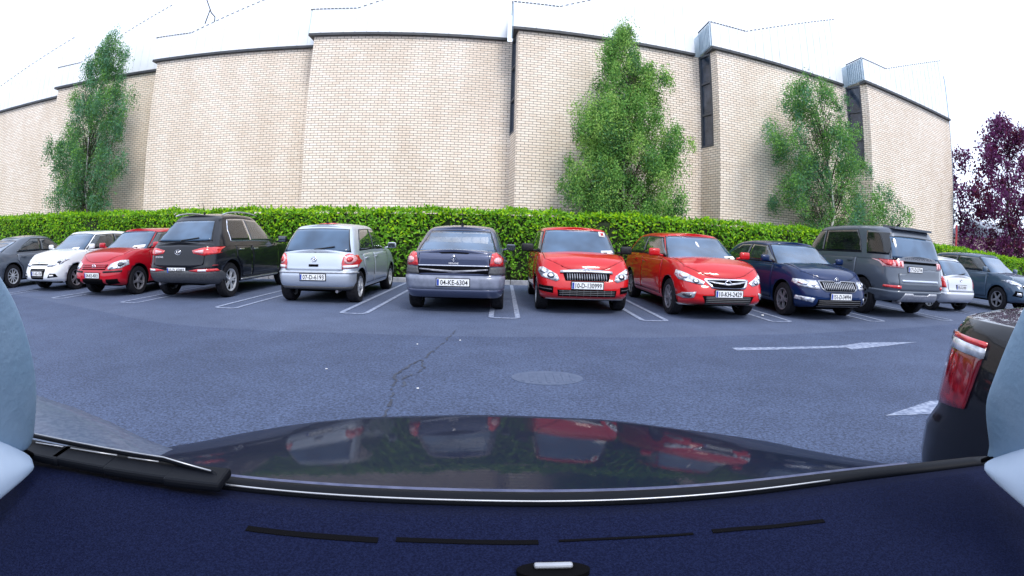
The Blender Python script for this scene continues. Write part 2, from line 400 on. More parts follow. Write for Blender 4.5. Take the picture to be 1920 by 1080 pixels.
    for k in range(0, 12):
        t = k / 12; xa = pt(t * tb, hb - .13); xb_ = pt((t + .75 / 12) * tb, hb - .13)
        rod(bm, Vector(xa) + Vector((0, -.01, .02)), Vector(xb_) + Vector((0, -.01, .02)), .022, 5)
    for k in range(0, 26):
        t = tb + (1 - tb) * k / 26; t2 = t + (1 - tb) * .55 / 26
        za = hb - .13 + (hp - hb) * (t - tb) / (1 - tb); zb_ = hb - .13 + (hp - hb) * (t2 - tb) / (1 - tb)
        rod(bm, Vector(pt(t, za)) + Vector((0, -.01, .02)), Vector(pt(t2, zb_)) + Vector((0, -.01, .02)), .019, 5)
    for k in range(9):
        rod(bm, (x0 - .25, y0 - .1 + k * .14 - bldo.y, HW + hb + .02), (x0 - .25, y0 + k * .14 - bldo.y, HW + hb + .02), .03, 5)
    bm.faces.ensure_lookup_table()
    for f_ in bm.faces[kf:]: f_.material_index = 2
    rf = finish('roof', bm, [metalw, metalb, capm], bld)
    # corrugated end cladding of the band
    bm = BM()
    nr = 9
    for k in range(nr):
        yy = y0 - .05 + k * .14
        box(bm, (x0 - .23 - bldo.x, yy + .03 - bldo.y, HW + .13 + (hb - .13) / 2), (.05, .055, hb - .16))
    finish('end_cladding', bm, metalb, bld)
# vent pipe at the right end, stay on the roof, red downpipe
bm = BM(); pipe(bm, [(23.52, 18.3 - 17.5, 0), (23.52, .8, 11.4), (23.45, .8, 11.62), (23.3, .8, 11.6)], .035)
finish('vent_pipe', bm, metalb, bld)
bm = BM(); pipe(bm, [(23.62, 18.1 - 17.5, 0), (23.62, .6, 3.4)], .06)
finish('downpipe', bm, noise_var(principled('red_downpipe', (.45, .03, .05), .5), (.38, .02, .04), (.5, .05, .07), 5), bld)
bm = BM(); pipe(bm, [(-13.45, .15, 12.0), (-13.0, .15, 11.2), (-12.75, .15, 10.95), (-12.72, .15, 10.7)], .03); pipe(bm, [(-13.1, .15, 11.4), (-13.25, .15, 10.7)], .03)
finish('roof_stay', bm, capm, bld)

# ---------------------------------------------------------------- leaves
def leaf_mesh(name, P, D, Nn, Lw, Wd, mats, midx=None, fold=.25):
    """one folded rhombic leaf per row: P base, D direction, Nn normal; numpy arrays"""
    n = len(P); S = np.cross(D, Nn); S /= np.linalg.norm(S, axis=1, keepdims=True) + 1e-9
    Lw = Lw[:, None]; Wd = Wd[:, None]
    a = P; t = P + D * Lw; m = P + D * Lw * .5
    l = m + S * Wd * .5 + Nn * Wd * fold; r = m - S * Wd * .5 + Nn * Wd * fold
    V = np.stack([a, l, t, r], 1).reshape(-1, 3)
    me = bpy.data.meshes.new(name)
    me.vertices.add(4 * n); me.vertices.foreach_set('co', V.ravel().astype(np.float32))
    k = np.arange(n)[:, None] * 4
    idx = np.concatenate([k, k + 1, k + 2, k, k + 2, k + 3], 1).ravel()
    me.loops.add(6 * n); me.loops.foreach_set('vertex_index', idx.astype(np.int32))
    me.polygons.add(2 * n); me.polygons.foreach_set('loop_start', (np.arange(2 * n) * 3).astype(np.int32))
    try: me.polygons.foreach_set('loop_total', np.full(2 * n, 3, dtype=np.int32))
    except Exception: pass
    if midx is not None: me.polygons.foreach_set('material_index', np.repeat(midx, 2).astype(np.int32))
    me.update(); me.validate()
    for m_ in mats: me.materials.append(m_)
    return me
rs = np.random.RandomState(3)
def unit(v): return v / (np.linalg.norm(v, axis=1, keepdims=True) + 1e-9)

# ---- hedge
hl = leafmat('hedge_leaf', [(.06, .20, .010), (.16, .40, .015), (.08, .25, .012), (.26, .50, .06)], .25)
hl2 = leafmat('hedge_lime_leaf', [(.34, .60, .010), (.44, .70, .02), (.26, .54, .01)], .4)
hl3 = leafmat('hedge_dark_leaf', [(.02, .055, .010), (.045, .10, .012), (.09, .10, .02)], .1)
core = noise_var(principled('hedge_core', (.012, .022, .006), .95), (.008, .014, .004), (.02, .035, .01), 6, 5)
def htop(x): return np.interp(x, [-32, -22, -14, -6, 10, 18, 26, 34], [2.5, 2.42, 2.2, 2.06, 2.04, 1.95, 1.75, 1.55])
def hedge():
    bm = BM(); xs_ = np.arange(-34, 40.1, 1.0); prev = None
    for x in xs_:
        h = htop(x) - .16; sec = [(14.32, .05), (14.24, .5), (14.22, h - .10), (14.30, h + .07), (15.2, h + .07), (15.35, h - .3), (15.35, .05)]
        c = [bm.verts.new((x, y, z)) for y, z in sec]
        if prev:
            for k in range(7): bm.faces.new((prev[k], prev[(k + 1) % 7], c[(k + 1) % 7], c[k]))
        else: bm.faces.new(c)
        prev = c
    bm.faces.new(prev[::-1])
    o = finish('hedge', bm, core)
    tag(o, 'long clipped laurel hedge with bright green leaves behind the parked cars', 'hedge')
    n1, n2 = 58000, 22000
    # face
    x = rs.uniform(-33, 38, n1); h = htop(x)
    z = rs.beta(1.1, .82, n1) * (h - .10) + .12
    bulge = .07 * np.sin(x * 1.7) + .05 * np.sin(x * 4.1 + z * 3) + .06 * np.sin(z * 4 + x)
    y = 14.16 + rs.uniform(-.09, .10, n1) - bulge * .8 + np.maximum(0, .35 - z) * .7
    P = np.stack([x, y, z], 1)
    Nn = unit(np.stack([rs.normal(0, .5, n1), -1 + rs.normal(0, .35, n1), .5 + rs.normal(0, .5, n1)], 1))
    D = unit(np.stack([rs.normal(0, .8, n1), rs.normal(-.5, .4, n1), rs.normal(.1, .8, n1)], 1)); D = unit(D - Nn * (D * Nn).sum(1, keepdims=True) * .7)
    # top
    x2 = rs.uniform(-33, 38, n2); y2 = rs.uniform(14.15, 15.4, n2) ** 1; y2 = 14.15 + (y2 - 14.15) * rs.uniform(0.2, 1, n2)
    tuft = np.maximum(0, rs.normal(0, .05, n2)) + .04 * np.sin(x2 * 2.1) + .035 * np.sin(x2 * 5.3)
    z2 = htop(x2) - .04 + tuft
    P2 = np.stack([x2, y2, z2], 1)
    Nn2 = unit(np.stack([rs.normal(0, .6, n2), -.5 + rs.normal(0, .5, n2), 1 + rs.normal(0, .4, n2)], 1))
    D2 = unit(np.stack([rs.normal(0, .7, n2), rs.normal(-.3, .5, n2), rs.normal(.7, .5, n2)], 1))
    PP = np.concatenate([P, P2]); NN = np.concatenate([Nn, Nn2]); DD = np.concatenate([D, D2])
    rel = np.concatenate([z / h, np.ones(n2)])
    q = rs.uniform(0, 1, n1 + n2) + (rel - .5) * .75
    mi = np.where(q > 1.0, 1, np.where(q < .20, 2, 0))  # lime leaves more frequent towards the top, dark ones lower down
    Lw = rs.uniform(.085, .155, n1 + n2); Wd = Lw * rs.uniform(.38, .5, n1 + n2)
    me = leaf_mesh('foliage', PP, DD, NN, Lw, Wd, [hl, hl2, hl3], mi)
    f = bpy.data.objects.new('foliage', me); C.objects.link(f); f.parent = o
hedge()

# ---- trees
birchbark = noise_var(principled('birch_bark', (.5, .5, .48), .8), (.25, .24, .22), (.62, .62, .6), 5, 6, .3, 20)
darkbark = noise_var(principled('dark_bark', (.05, .035, .03), .9), (.035, .025, .02), (.08, .06, .05), 5, 6, .4, 20)
def tree(name, label, cat, base, h, env, leafms, nclump, nleaf, lsz, bark, tr=.09, depth=.62, droop=1.0, seed=1, csz=.34, group=None, bare=1.2, lobes=0, gapf=0.0):
    """env: list of (z, xleft, xright) extents of the crown around the trunk"""
    r = np.random.RandomState(seed); root = empty(name, base); tag(root, label, cat, group)
    ez = [e[0] for e in env]
    fl = lambda z: np.interp(z, ez, [e[1] for e in env]); fr = lambda z: np.interp(z, ez, [e[2] for e in env])
    f0, f1 = fl, fr
    fl = lambda z: f0(z) * (1 + .20 * np.sin(z * 2.9 + seed) + .10 * np.sin(z * 6.1 + seed * 2)); fr = lambda z: f1(z) * (1 + .20 * np.sin(z * 2.6 + seed * 3) + .10 * np.sin(z * 5.7 + seed))
    bm = BM(); px = 0; pts = []
    for k in range(9):
        t = k / 8; pts.append(Vector((.12 * math.sin(k * 1.3 + seed) * t + (fl(h * t * .9) + fr(h * t * .9)) * .5 * t * .6, .06 * math.sin(k * 2 + seed) * t, h * .93 * t)))
    for k in range(8): rod(bm, pts[k], pts[k + 1], tr * (1 - k / 8.3), 8, tr * (1 - (k + 1) / 8.3))
    P = []; zlo, zhi = env[0][0], env[-1][0]
    # clump centres inside the envelope
    cl = []
    nz = (r.uniform(0, 1, nclump * 4))
    zz = zlo + (zhi - zlo) * nz
    for z in zz:
        wl_, wr_ = fl(z), fr(z); wm = (wr_ - wl_) / 2
        if r.uniform() > (wm / 2.6 + .12): continue
        cx = (wl_ + wr_) / 2; a = r.uniform(0, 2 * PI); q = math.sqrt(r.uniform(.02, 1)) * .95
        x = cx + wm * q * math.cos(a); y = max(wm, .35) * depth * q * math.sin(a)
        if gapf and math.sin(x * 2.3 + seed) * math.sin(z * 2.1 + seed * 2) > 1 - gapf: continue
        cl.append((x, y, z))
        if len(cl) >= nclump: break
    for (x, y, z) in cl[::3]:
        # limb up from the trunk to the clump
        zt = max(bare * .9, z - (abs(x) + abs(y)) * .8 - .2); t = min(1, zt / (h * .93)); k = min(7, int(t * 8)); a0 = pts[k].lerp(pts[k + 1], t * 8 - k)
        mid = Vector((a0.x + (x - a0.x) * .55, a0.y + (y - a0.y) * .55, z - .1 + .25 * droop))
        rod(bm, a0, mid, .016, 5, .009, mi=1); rod(bm, mid, (x, y, z), .009, 5, .003, mi=1)
    finish('trunk', bm, [bark, darkbark], root, True)
    n = len(cl) * nleaf; cc = np.repeat(np.array(cl), nleaf, 0)
    sz = np.repeat(r.uniform(.6, 1.35, len(cl)) * csz, nleaf)[:, None]
    off = unit(r.normal(0, 1, (n, 3))) * (r.uniform(0, 1, (n, 1)) ** .6) * sz * np.array([1, .9, 1.0 + .55 * droop])
    PP = cc + off; PP[:, 2] -= (np.abs(off[:, 0]) + np.abs(off[:, 1])) * .5 * droop
    D = unit(r.normal(0, .6, (n, 3)) + np.array([0, 0, -.8 * droop + .1]))
    Nn = unit(r.normal(0, .7, (n, 3)) + np.array([0, -.5, .5]))
    Lw = r.uniform(.7, 1.3, n) * lsz; Wd = Lw * r.uniform(.55, .75, n)
    base_i = np.repeat(r.randint(0, len(leafms), len(cl)), nleaf); alt = r.randint(0, len(leafms), n)
    mi = np.where(r.uniform(0, 1, n) < .7, base_i, alt)
    me = leaf_mesh('crown', PP, D, Nn, Lw, Wd, leafms, mi)
    o = bpy.data.objects.new('crown', me); C.objects.link(o); o.parent = root
    return root
bl = leafmat('birch_leaf', [(.10, .26, .06), (.17, .38, .08), (.25, .48, .11)], .3)
bl2 = leafmat('birch_leaf_dark', [(.06, .16, .06), (.10, .25, .09)], .25)
bl3 = leafmat('birch_leaf_light', [(.30, .52, .11), (.42, .64, .17)], .35)
blb = leafmat('birch_leaf_blue', [(.10, .27, .15), (.18, .38, .23)], .3)
G = 'birch trees between the hedge and the brick wall'
tree('birch_tree', 'slender weeping birch near the left end of the wall, above the crimson hatchback', 'tree', (-17.9, 15.95, 0), 10.6,
     [(2.55, -1.0, 1.3), (3.2, -3.0, 1.8), (4.3, -3.0, 2.2), (5.0, -3.1, 2.2), (6.3, -2.9, 2.2), (7.2, -2.0, 2.3), (8.2, -1.5, 2.0), (9.4, -1.0, 1.4), (10.6, -.1, .9)],
     [bl, bl2, blb, bl2], 330, 190, .070, birchbark, .075, .42, 1.2, 5, .38, G, 2.3)
tree('birch_tree', 'tall bushy birch reaching above the roofline behind the two red cars', 'tree', (3.9, 15.95, 0), 9.1,
     [(2.0, -1.6, 2.0), (3.0, -2.0, 2.4), (4.2, -2.0, 2.3), (5.2, -1.75, 1.95), (6.0, -1.5, 1.75), (6.9, -1.15, 1.6), (7.5, -.75, .9), (8.3, -.5, .65), (9.0, 0, .3)],
     [bl, bl, bl2, bl3], 380, 260, .064, birchbark, .08, .62, 1.0, 11, .34, G, 2.0)
tree('birch_tree', 'thin open birch at the right end of the brick wall, above the blue saloon', 'tree', (12.3, 15.95, 0), 8.0,
     [(2.2, -2.0, 3.0), (3.0, -2.5, 4.0), (3.8, -2.5, 3.8), (4.6, -2.2, 2.6), (5.3, -2.9, 2.1), (6.0, -2.9, 1.9), (6.7, -2.5, 1.6), (7.3, -2.1, 1.3), (8.0, -1.2, .3)],
     [bl, bl2, blb, bl], 270, 220, .066, birchbark, .075, .5, .9, 23, .38, G, 2.0, gapf=.5)
pl = leafmat('purple_leaf', [(.05, .010, .030), (.10, .015, .05), (.16, .03, .05)], .25)
pl2 = leafmat('purple_leaf_light', [(.12, .025, .10), (.17, .05, .15)], .3)
tree('copper_beech', 'large purple leaved tree beyond the right corner of the building', 'tree', (28.6, 17.6, 0), 10.0,
     [(1.7, -5.0, 6), (2.4, -4.6, 6), (3.2, -2.2, 6), (4.2, -4.2, 6), (5.2, -5.2, 6), (6.2, -5.4, 6), (7.2, -4.6, 5.5), (8.2, -3.2, 5), (9.2, -1.6, 3.5), (10.2, -.4, 1.5)],
     [pl, pl2, pl2], 320, 60, .19, darkbark, .2, .5, .2, 31, .55, 'purple leaved trees on the right', 1.6, gapf=.8)
tree('copper_beech', 'smaller purple leaved tree close beside the red downpipe at the building corner', 'tree', (27.6, 20.6, 0), 7.0,
     [(.8, -2.6, 1.6), (2, -2.8, 1.6), (3.5, -2.4, 1.2), (4.6, -2.6, .4), (5.6, -2.3, -.4), (6.6, -1.8, -1.0)],
     [pl, pl2], 60, 60, .2, darkbark, .12, .6, .2, 37, .5, 'purple leaved trees on the right', 1.2, gapf=.5)

# ---- belt of trees across the car park behind the camera (seen in the reflections)
bm = BM()
for k in range(24):
    x = -69 + k * 6; box(bm, (x, -34 + rnd.uniform(-2, 2), 2.6), (6.5, 5, 5.2 + rnd.uniform(-1, 1.6)), bevel=1.0)
tb = finish('distant_trees', bm, core); tag(tb, kind='stuff')
n_ = 5200; P_ = np.stack([rs.uniform(-72, 72, n_), rs.uniform(-32, -29, n_), rs.beta(1.5, 1.1, n_) * 8.2 + .3], 1); P_[:, 2] *= .75 + .25 * np.sin(P_[:, 0] * .35) + .08 * np.sin(P_[:, 0] * 1.1)
me = leaf_mesh('foliage', P_, unit(rs.normal(0, 1, (n_, 3))), unit(rs.normal(0, .4, (n_, 3)) + np.array([0, .8, .3])), rs.uniform(.6, 1.3, n_), rs.uniform(.4, .9, n_), [hl3, bl2])
o = bpy.data.objects.new('foliage', me); C.objects.link(o); o.parent = tb

# ---- low house far right
hb = empty('house', (52, 33, 0)); tag(hb, 'low pinkish house with a grey roof glimpsed below the purple tree', 'house')
hm = noise_var(principled('house_render', (.6, .42, .38), .8), (.5, .36, .33), (.66, .48, .44), 2)
rm_ = noise_var(principled('slate_roof', (.2, .22, .27), .7), (.16, .18, .22), (.26, .28, .33), 3)
bm = BM(); box(bm, (0, 0, 2.1), (12, 8, 4.2)); finish('wall', bm, hm, hb)
bm = BM(); prism(bm, [(-6.4, -4.4, 4.21), (-6.4, 4.4, 4.21), (-6.4, 0, 6.0)], (12.8, 0, 0)); rf = finish('roof', bm, rm_, hb)
bm = BM(); box(bm, (3, 0, 6.2), (.9, .9, 1.2)); finish('chimney', bm, hm, rf)
for wx in (-4, -1.2, 1.6, 4.2):
    bm = BM(); box(bm, (wx, -4.02, 2.4), (1.2, .06, 1.3)); wf = finish('window', bm, mt['white'], hb)
    bm = BM(); box(bm, (wx, -4.06, 2.4), (1.0, .04, 1.1)); finish('pane', bm, winm, wf)

# ================================================================ CARS
def pchip(pts):
    xs = np.array([p[0] for p in pts], float); ys = np.array([p[1] for p in pts], float)
    h = np.diff(xs); d = np.diff(ys) / h; m = np.zeros(len(xs)); m[0] = d[0]; m[-1] = d[-1]
    for i in range(1, len(xs) - 1):
        m[i] = 0 if d[i - 1] * d[i] <= 0 else 2 * d[i - 1] * d[i] / (d[i - 1] + d[i])
    def f(x):
        x = np.clip(x, xs[0], xs[-1]); i = np.clip(np.searchsorted(xs, x, side='right') - 1, 0, len(h) - 1)
        t = (x - xs[i]) / h[i]
        return (1 + 2 * t) * (1 - t) ** 2 * ys[i] + t * (1 - t) ** 2 * h[i] * m[i] + t * t * (3 - 2 * t) * ys[i + 1] + t * t * (t - 1) * h[i] * m[i + 1]
    return f
def ring(nn, k=128, nr=None):
    a = np.arange(k) * 2 * PI / k + PI / k
    c, s = np.cos(a), np.sin(a); nn = np.where(c > 0, nn, nr or nn)
    r = 1 / (np.abs(c) ** nn + np.abs(s) ** nn) ** (1 / nn)
    return c * r, s * r
def text_mesh(s, size):
    cu = bpy.data.curves.new('txt', 'FONT'); cu.body = s; cu.size = size; cu.align_x = 'CENTER'; cu.align_y = 'CENTER'; cu.extrude = .001
    cu.offset = size * .012; cu.resolution_u = 2
    o = bpy.data.objects.new('txt', cu); C.objects.link(o); dg = bpy.context.evaluated_depsgraph_get(); dg.update()
    me = bpy.data.meshes.new_from_object(o.evaluated_get(dg)); bpy.data.objects.remove(o); me.materials.clear()
    return me

class Car:
    def __init__(s, label, x, y, face, pm, P, cat='car', group='cars parked along the hedge', name='parked_car', yaw=0, scl=1):
        s.P = P; s.root = empty(name, (x, y, 0), (PI / 2 if face == 'away' else -PI / 2) + yaw)
        tag(s.root, label, cat, group); s.pm = pm
        g = P.get; W = s.W = P['W'] / 2; wb = P['wb']; s.r = P['r']; s.xF = wb / 2 + P['fo']; s.xR = s.xF - P['L']
        z0 = s.z0 = g('zc', .2); zn = P['zn']; zw = P['zw']; zb = P['zb']; zd = g('zd', zb)
        xF, xR = s.xF, s.xR; s.xw0 = xF - P['hood']; s.xw1 = s.xw0 - P['ws']; s.xr0 = xR + P['boot']; s.xr1 = s.xr0 + P['rs']
        s.zs = pchip([(xR - .01, zd - g('rdrop', .02)), (s.xr0 - .02 if P['boot'] > .3 else xR + .3, zd), (s.xr0 + .35, zb), ((s.xw0 + s.xr0) / 2, (zb + zw) / 2 + .01), (s.xw0, zw), (s.xw0 + (xF - s.xw0) * .55, zw - (zw - zn) * .35), (xF - .18, zn + .01), (xF, zn - .05)])
        s.H = P['H']
        fp = g('fprof', [(0, -.12), (.12, -.03), (.3, 0), (.5, -.005), (.68, -.03), (.82, -.07), (.93, -.14), (1, -.24)])
        rp = g('rprof', [(0, -.12), (.12, -.04), (.3, 0), (.45, 0), (.55, -.035), (.75, -.06), (.9, -.09), (1, -.13)])
        wp = g('wprof', [(0, .90), (.1, .955), (.35, .99), (.55, 1), (.75, .985), (.9, .96), (1, .925)])
        F, Rr, Wv = pchip(fp), pchip(rp), pchip(wp); cx, cy = ring(g('nn', 6.3), nr=g('nr', 9.0)); K = len(cx)
        levels = list(np.linspace(0, 1, 19))
        rings = []
        for v in levels:
            a, b = xF + F(v), xR - Rr(v); xm = (a + b) / 2; X = np.where(cx > 0, xm + cx * (a - xm), xm + cx * (xm - b)); Y = cy * W * Wv(v)
            Z = z0 + (s.zs(X) - z0) * v
            # bottom lifts towards ends
            Z = Z + (1 - v) ** 3 * (.06 * np.clip((np.abs(X - (xF + xR) / 2) - P['L'] * .36) / .5, 0, 1))
            rings.append((X, Y, Z))
        bm = BM()
        vr = [[bm.verts.new((X[i], Y[i], Z[i])) for i in range(K)] for X, Y, Z in rings]
        X, Y, Z = rings[-1]; crown = g('crown', .055)
        for q in (.985, .94, .85, .7, .5, .3, .12):
            c = (1 - q * q); vr.append([bm.verts.new((X[i], Y[i] * q, Z[i] + crown * c ** .8)) for i in range(K)])
        for A, B in zip(vr[:-1], vr[1:]):
            for i in range(K): bm.faces.new((A[i], A[(i + 1) % K], B[(i + 1) % K], B[i]))
        # close top and bottom strips by pairing left/right
        def cap(Lp, flip):
            up_ = [i for i in range(K) if cy[i] > 0]; up_.sort(key=lambda i: cx[i])
            mir = {i: (K - 1 - i) for i in up_}
            for a, b in zip(up_[:-1], up_[1:]):
                q = (Lp[a], Lp[b], Lp[mir[b]], Lp[mir[a]]); bm.faces.new(q[::-1] if flip else q)
        cap(vr[-1], False); cap(vr[0], True)
        bmesh.ops.recalc_face_normals(bm, faces=bm.faces)
        s.bvh = BVHTree.FromBMesh(bm)
        me = bpy.data.meshes.new('tmpbody'); bm.to_mesh(me); bm.free()
        bo = bpy.data.objects.new('tmpbody', me); C.objects.link(bo)
        # wheel arches
        cb = BM(); s.ar = s.r + g('arch', .05)
        for wx in (-wb / 2, wb / 2):
            for sg in (-1, 1):
                rod(cb, (wx, sg * (W - .27), s.r + .01), (wx, sg * (W + .3), s.r + .01), s.ar, 40)
        cme = bpy.data.meshes.new('tmpcut'); bmesh.ops.recalc_face_normals(cb, faces=cb.faces); cb.to_mesh(cme); cb.free()
        co = bpy.data.objects.new('tmpcut', cme); C.objects.link(co)
        md = bo.modifiers.new('b', 'BOOLEAN'); md.operation = 'DIFFERENCE'; md.object = co; md.solver = 'EXACT'
        dg = bpy.context.evaluated_depsgraph_get(); dg.update()
        nme = bpy.data.meshes.new_from_object(bo.evaluated_get(dg))
        bpy.data.objects.remove(bo); bpy.data.objects.remove(co)
        bm = BM(); bm.from_mesh(nme); bpy.data.meshes.remove(nme)
        for f in bm.faces:
            f.smooth = True; c = f.calc_center_median(); f.material_index = 0
            for wx in (-wb / 2, wb / 2):
                dd = math.hypot(c.x - wx, c.z - s.r - .01)
                if dd < s.ar + .004 and abs(c.y) < W - .02 and (dd < s.ar - .03 or abs(f.normal.y) < .6 or abs(abs(c.y) - (W - .27)) < .02): f.material_index = 1; f.smooth = False
            if c.z < z0 + .03 and f.normal.z < -.5: f.material_index = 1
        sill = g('sill', 0)
        if sill:
            for f in bm.faces:
                if f.material_index == 0 and f.calc_center_median().z < sill: f.material_index = 2
        # ---- greenhouse
        gh = BM(); hwf = pchip(g('gw', [(0, .955), (.5, .87), (.85, .775), (.95, .735), (1, .69)])); gn = g('gn', 6.5)
        gx, gy = ring(gn, nr=g('gr', 9.0)); s.hwf = hwf
        Hc = .05
        rzf = g('roofp', None)
        xa, xb = s.xw1, s.xr1
        rz = pchip(sorted(rzf)) if rzf else pchip([(xb - .3, s.H - Hc - .11), (xb, s.H - Hc - .05), ((xa + xb) / 2, s.H - Hc), (xa, s.H - Hc - .035), (xa + .3, s.H - Hc - .10)])
        s.rz = rz; fb = pchip([(0, 0), (.5, .47), (.9, .9), (1, 1)]); bb = pchip(g('rearb', [(0, 0), (.5, .38), (.85, .78), (1, 1)]))
        s.fx = lambda v: s.xw0 + (s.xw1 - s.xw0) * fb(v); s.bx = lambda v: s.xr0 + (s.xr1 - s.xr0) * bb(v)
        s.zg = lambda v, X: (s.zs(X) - .05) + (rz(X) - (s.zs(X) - .05)) * v
        gr = []
        zprof = pchip([(0, 0), (.9, .9), (1, 1)])
        for v in list(np.linspace(0, .9, 10)) + [.94, .97, 1]:
            a, b = s.fx(v), s.bx(v); xm = (a + b) / 2; X = np.where(gx > 0, xm + gx * (a - xm), xm + gx * (xm - b)); Y = gy * W * hwf(v)
            gr.append([gh.verts.new((X[i], Y[i], s.zg(v, X[i]))) for i in range(K)])
        v1 = [v.co.copy() for v in gr[-1]]
        for q in (.97, .9, .78, .6, .35, .12):
            gr.append([gh.verts.new((p.x if abs(p.y) / (W * hwf(1)) > q else p.x, p.y * q, p.z + Hc * (1 - q * q) ** .7)) for p in v1])
        for A, B in zip(gr[:-1], gr[1:]):
            for i in range(K): gh.faces.new((A[i], A[(i + 1) % K], B[(i + 1) % K], B[i]))
        up_ = sorted([i for i in range(K) if gy[i] > 0], key=lambda i: gx[i])
        for a, b in zip(up_[:-1], up_[1:]): gh.faces.new((gr[-1][a], gr[-1][b], gr[-1][K - 1 - b], gr[-1][K - 1 - a]))
        bmesh.ops.recalc_face_normals(gh, faces=gh.faces)
        for f in gh.faces: f.smooth = True
        s.gbvh = BVHTree.FromBMesh(gh)
        tm = bpy.data.meshes.new('t'); gh.to_mesh(tm); gh.free(); bm.from_mesh(tm); bpy.data.meshes.remove(tm)
        s.bodybm = bm
        s.extra = []
    # ---- project a polygon on the skin
    def patch(s, name, poly, d, mat, bvh=None, off=.005, parent=None, step=.06, skirt=.02, both=False, rootlink=True, smooth=True):
        bvh = bvh or s.bvh; bm = BM()
        vs = []
        for p in poly:
            if d in 'FR': vs.append(bm.verts.new((0, p[0] * s.W, p[1])))
            elif d in 'lr': vs.append(bm.verts.new((p[0], 0, p[1])))
            else: vs.append(bm.verts.new((p[0], p[1] * s.W, 0)))
        try: bm.faces.new(vs)
        except ValueError: return None
        axes = {'F': (1, 2), 'R': (1, 2), 'l': (0, 2), 'r': (0, 2), 'T': (0, 1)}[d]
        for ax in axes:
            lo = min(v.co[ax] for v in bm.verts); hi = max(v.co[ax] for v in bm.verts); nst = int((hi - lo) / step)
            for k in range(1, nst + 1):
                t = lo + (hi - lo) * k / (nst + 1); co = Vector((0, 0, 0)); co[ax] = t; no = Vector((0, 0, 0)); no[ax] = 1
                bmesh.ops.bisect_plane(bm, geom=bm.verts[:] + bm.edges[:] + bm.faces[:], plane_co=co, plane_no=no, dist=1e-5)
        dr = {'F': Vector((-1, 0, 0)), 'R': Vector((1, 0, 0)), 'l': Vector((0, -1, 0)), 'r': Vector((0, 1, 0)), 'T': Vector((0, 0, -1))}[d]
        nrm = {}; dead = []
        for v in bm.verts:
            h, n, i_, di = bvh.ray_cast(v.co - dr * 6, dr)
            if h is None: dead.append(v); continue
            v.co = h; nrm[v] = n
        if dead: bmesh.ops.delete(bm, geom=dead, context='VERTS')
        if not bm.faces: bm.free(); return None
        # smooth normals & offset
        for v in bm.verts: v.co += nrm[v] * off
        be = [e for e in bm.edges if e.is_boundary]
        r = bmesh.ops.extrude_edge_only(bm, edges=be)
        nv = [g_ for g_ in r['geom'] if isinstance(g_, bmesh.types.BMVert)]
        for v in nv: v.co += dr * (skirt + off)
        for f in bm.faces: f.smooth = smooth
        # consistent orientation
        bmesh.ops.recalc_face_normals(bm, faces=bm.faces)
        tot = sum((f.normal.dot(-dr) * f.calc_area() for f in bm.faces))
        if tot < 0: bmesh.ops.reverse_faces(bm, faces=bm.faces)
        for e in r['geom']:
            if isinstance(e, bmesh.types.BMEdge): pass
        me = bpy.data.meshes.new(name); bm.to_mesh(me); bm.free()
        if name is None: return me
        return link(name, me, mat, parent or s.root)
    def multi(s, name, polys, d, mat, parent=None, **k):
        """several polygons as one part"""
        bm = BM()
        for p in polys:
            me = s.patch('t_', p, d, mat, parent=None, **{**k}) if False else None
            o = s.patch('t_', p, d, mat, **k)
            if o: bm.from_mesh(o.data); mm = o.data; bpy.data.objects.remove(o); bpy.data.meshes.remove(mm)
        me = bpy.data.meshes.new(name); bm.to_mesh(me); bm.free()
        return link(name, me, mat, parent or s.root)
    def seam(s, poly, d, w=.012, bvh=None):
        """dark joint drawn round a panel: closed strip of geometry, joined to the body"""
        o = s.patch('t_', poly, d, mt['gap'], bvh=bvh, off=.0015, skirt=.004)
        if o:
            s.extra.append(o)
    def panel(s, name, poly, d, mat=None, bvh=None, parent=None, gap=.012):
        cx = sum(p[0] for p in poly) / len(poly); cy = sum(p[1] for p in poly) / len(poly)
        sx = 1 / s.W if d in 'FR' else 1; sy = 1 / s.W if d == 'T' else 1
        ext = []
        for p in poly:
            dx, dy = (p[0] - cx) / sx, (p[1] - cy) / sy; l = math.hypot(dx, dy) + 1e-6
            ext.append((p[0] + dx / l * gap * sx * 1.2, p[1] + dy / l * gap * sy * 1.2))
        s.seam(ext, d, bvh=bvh)
        return s.patch(name, poly, d, mat or s.pm, bvh=bvh, off=.006, parent=parent, skirt=.003)
    def done(s):
        bm = s.bodybm
        n0 = len(bm.faces)
        for o in s.extra:
            k = len(bm.faces); bm.from_mesh(o.data); bm.faces.ensure_lookup_table()
            for f in bm.faces[k:]: f.material_index = 1
            m_ = o.data; bpy.data.objects.remove(o); bpy.data.meshes.remove(m_)
        me = bpy.data.meshes.new('body'); bm.to_mesh(me); bm.free()
        return link('body', me, [s.pm, mt['gap'], s.P.get('lowm', mt['greyp'])], s.root)
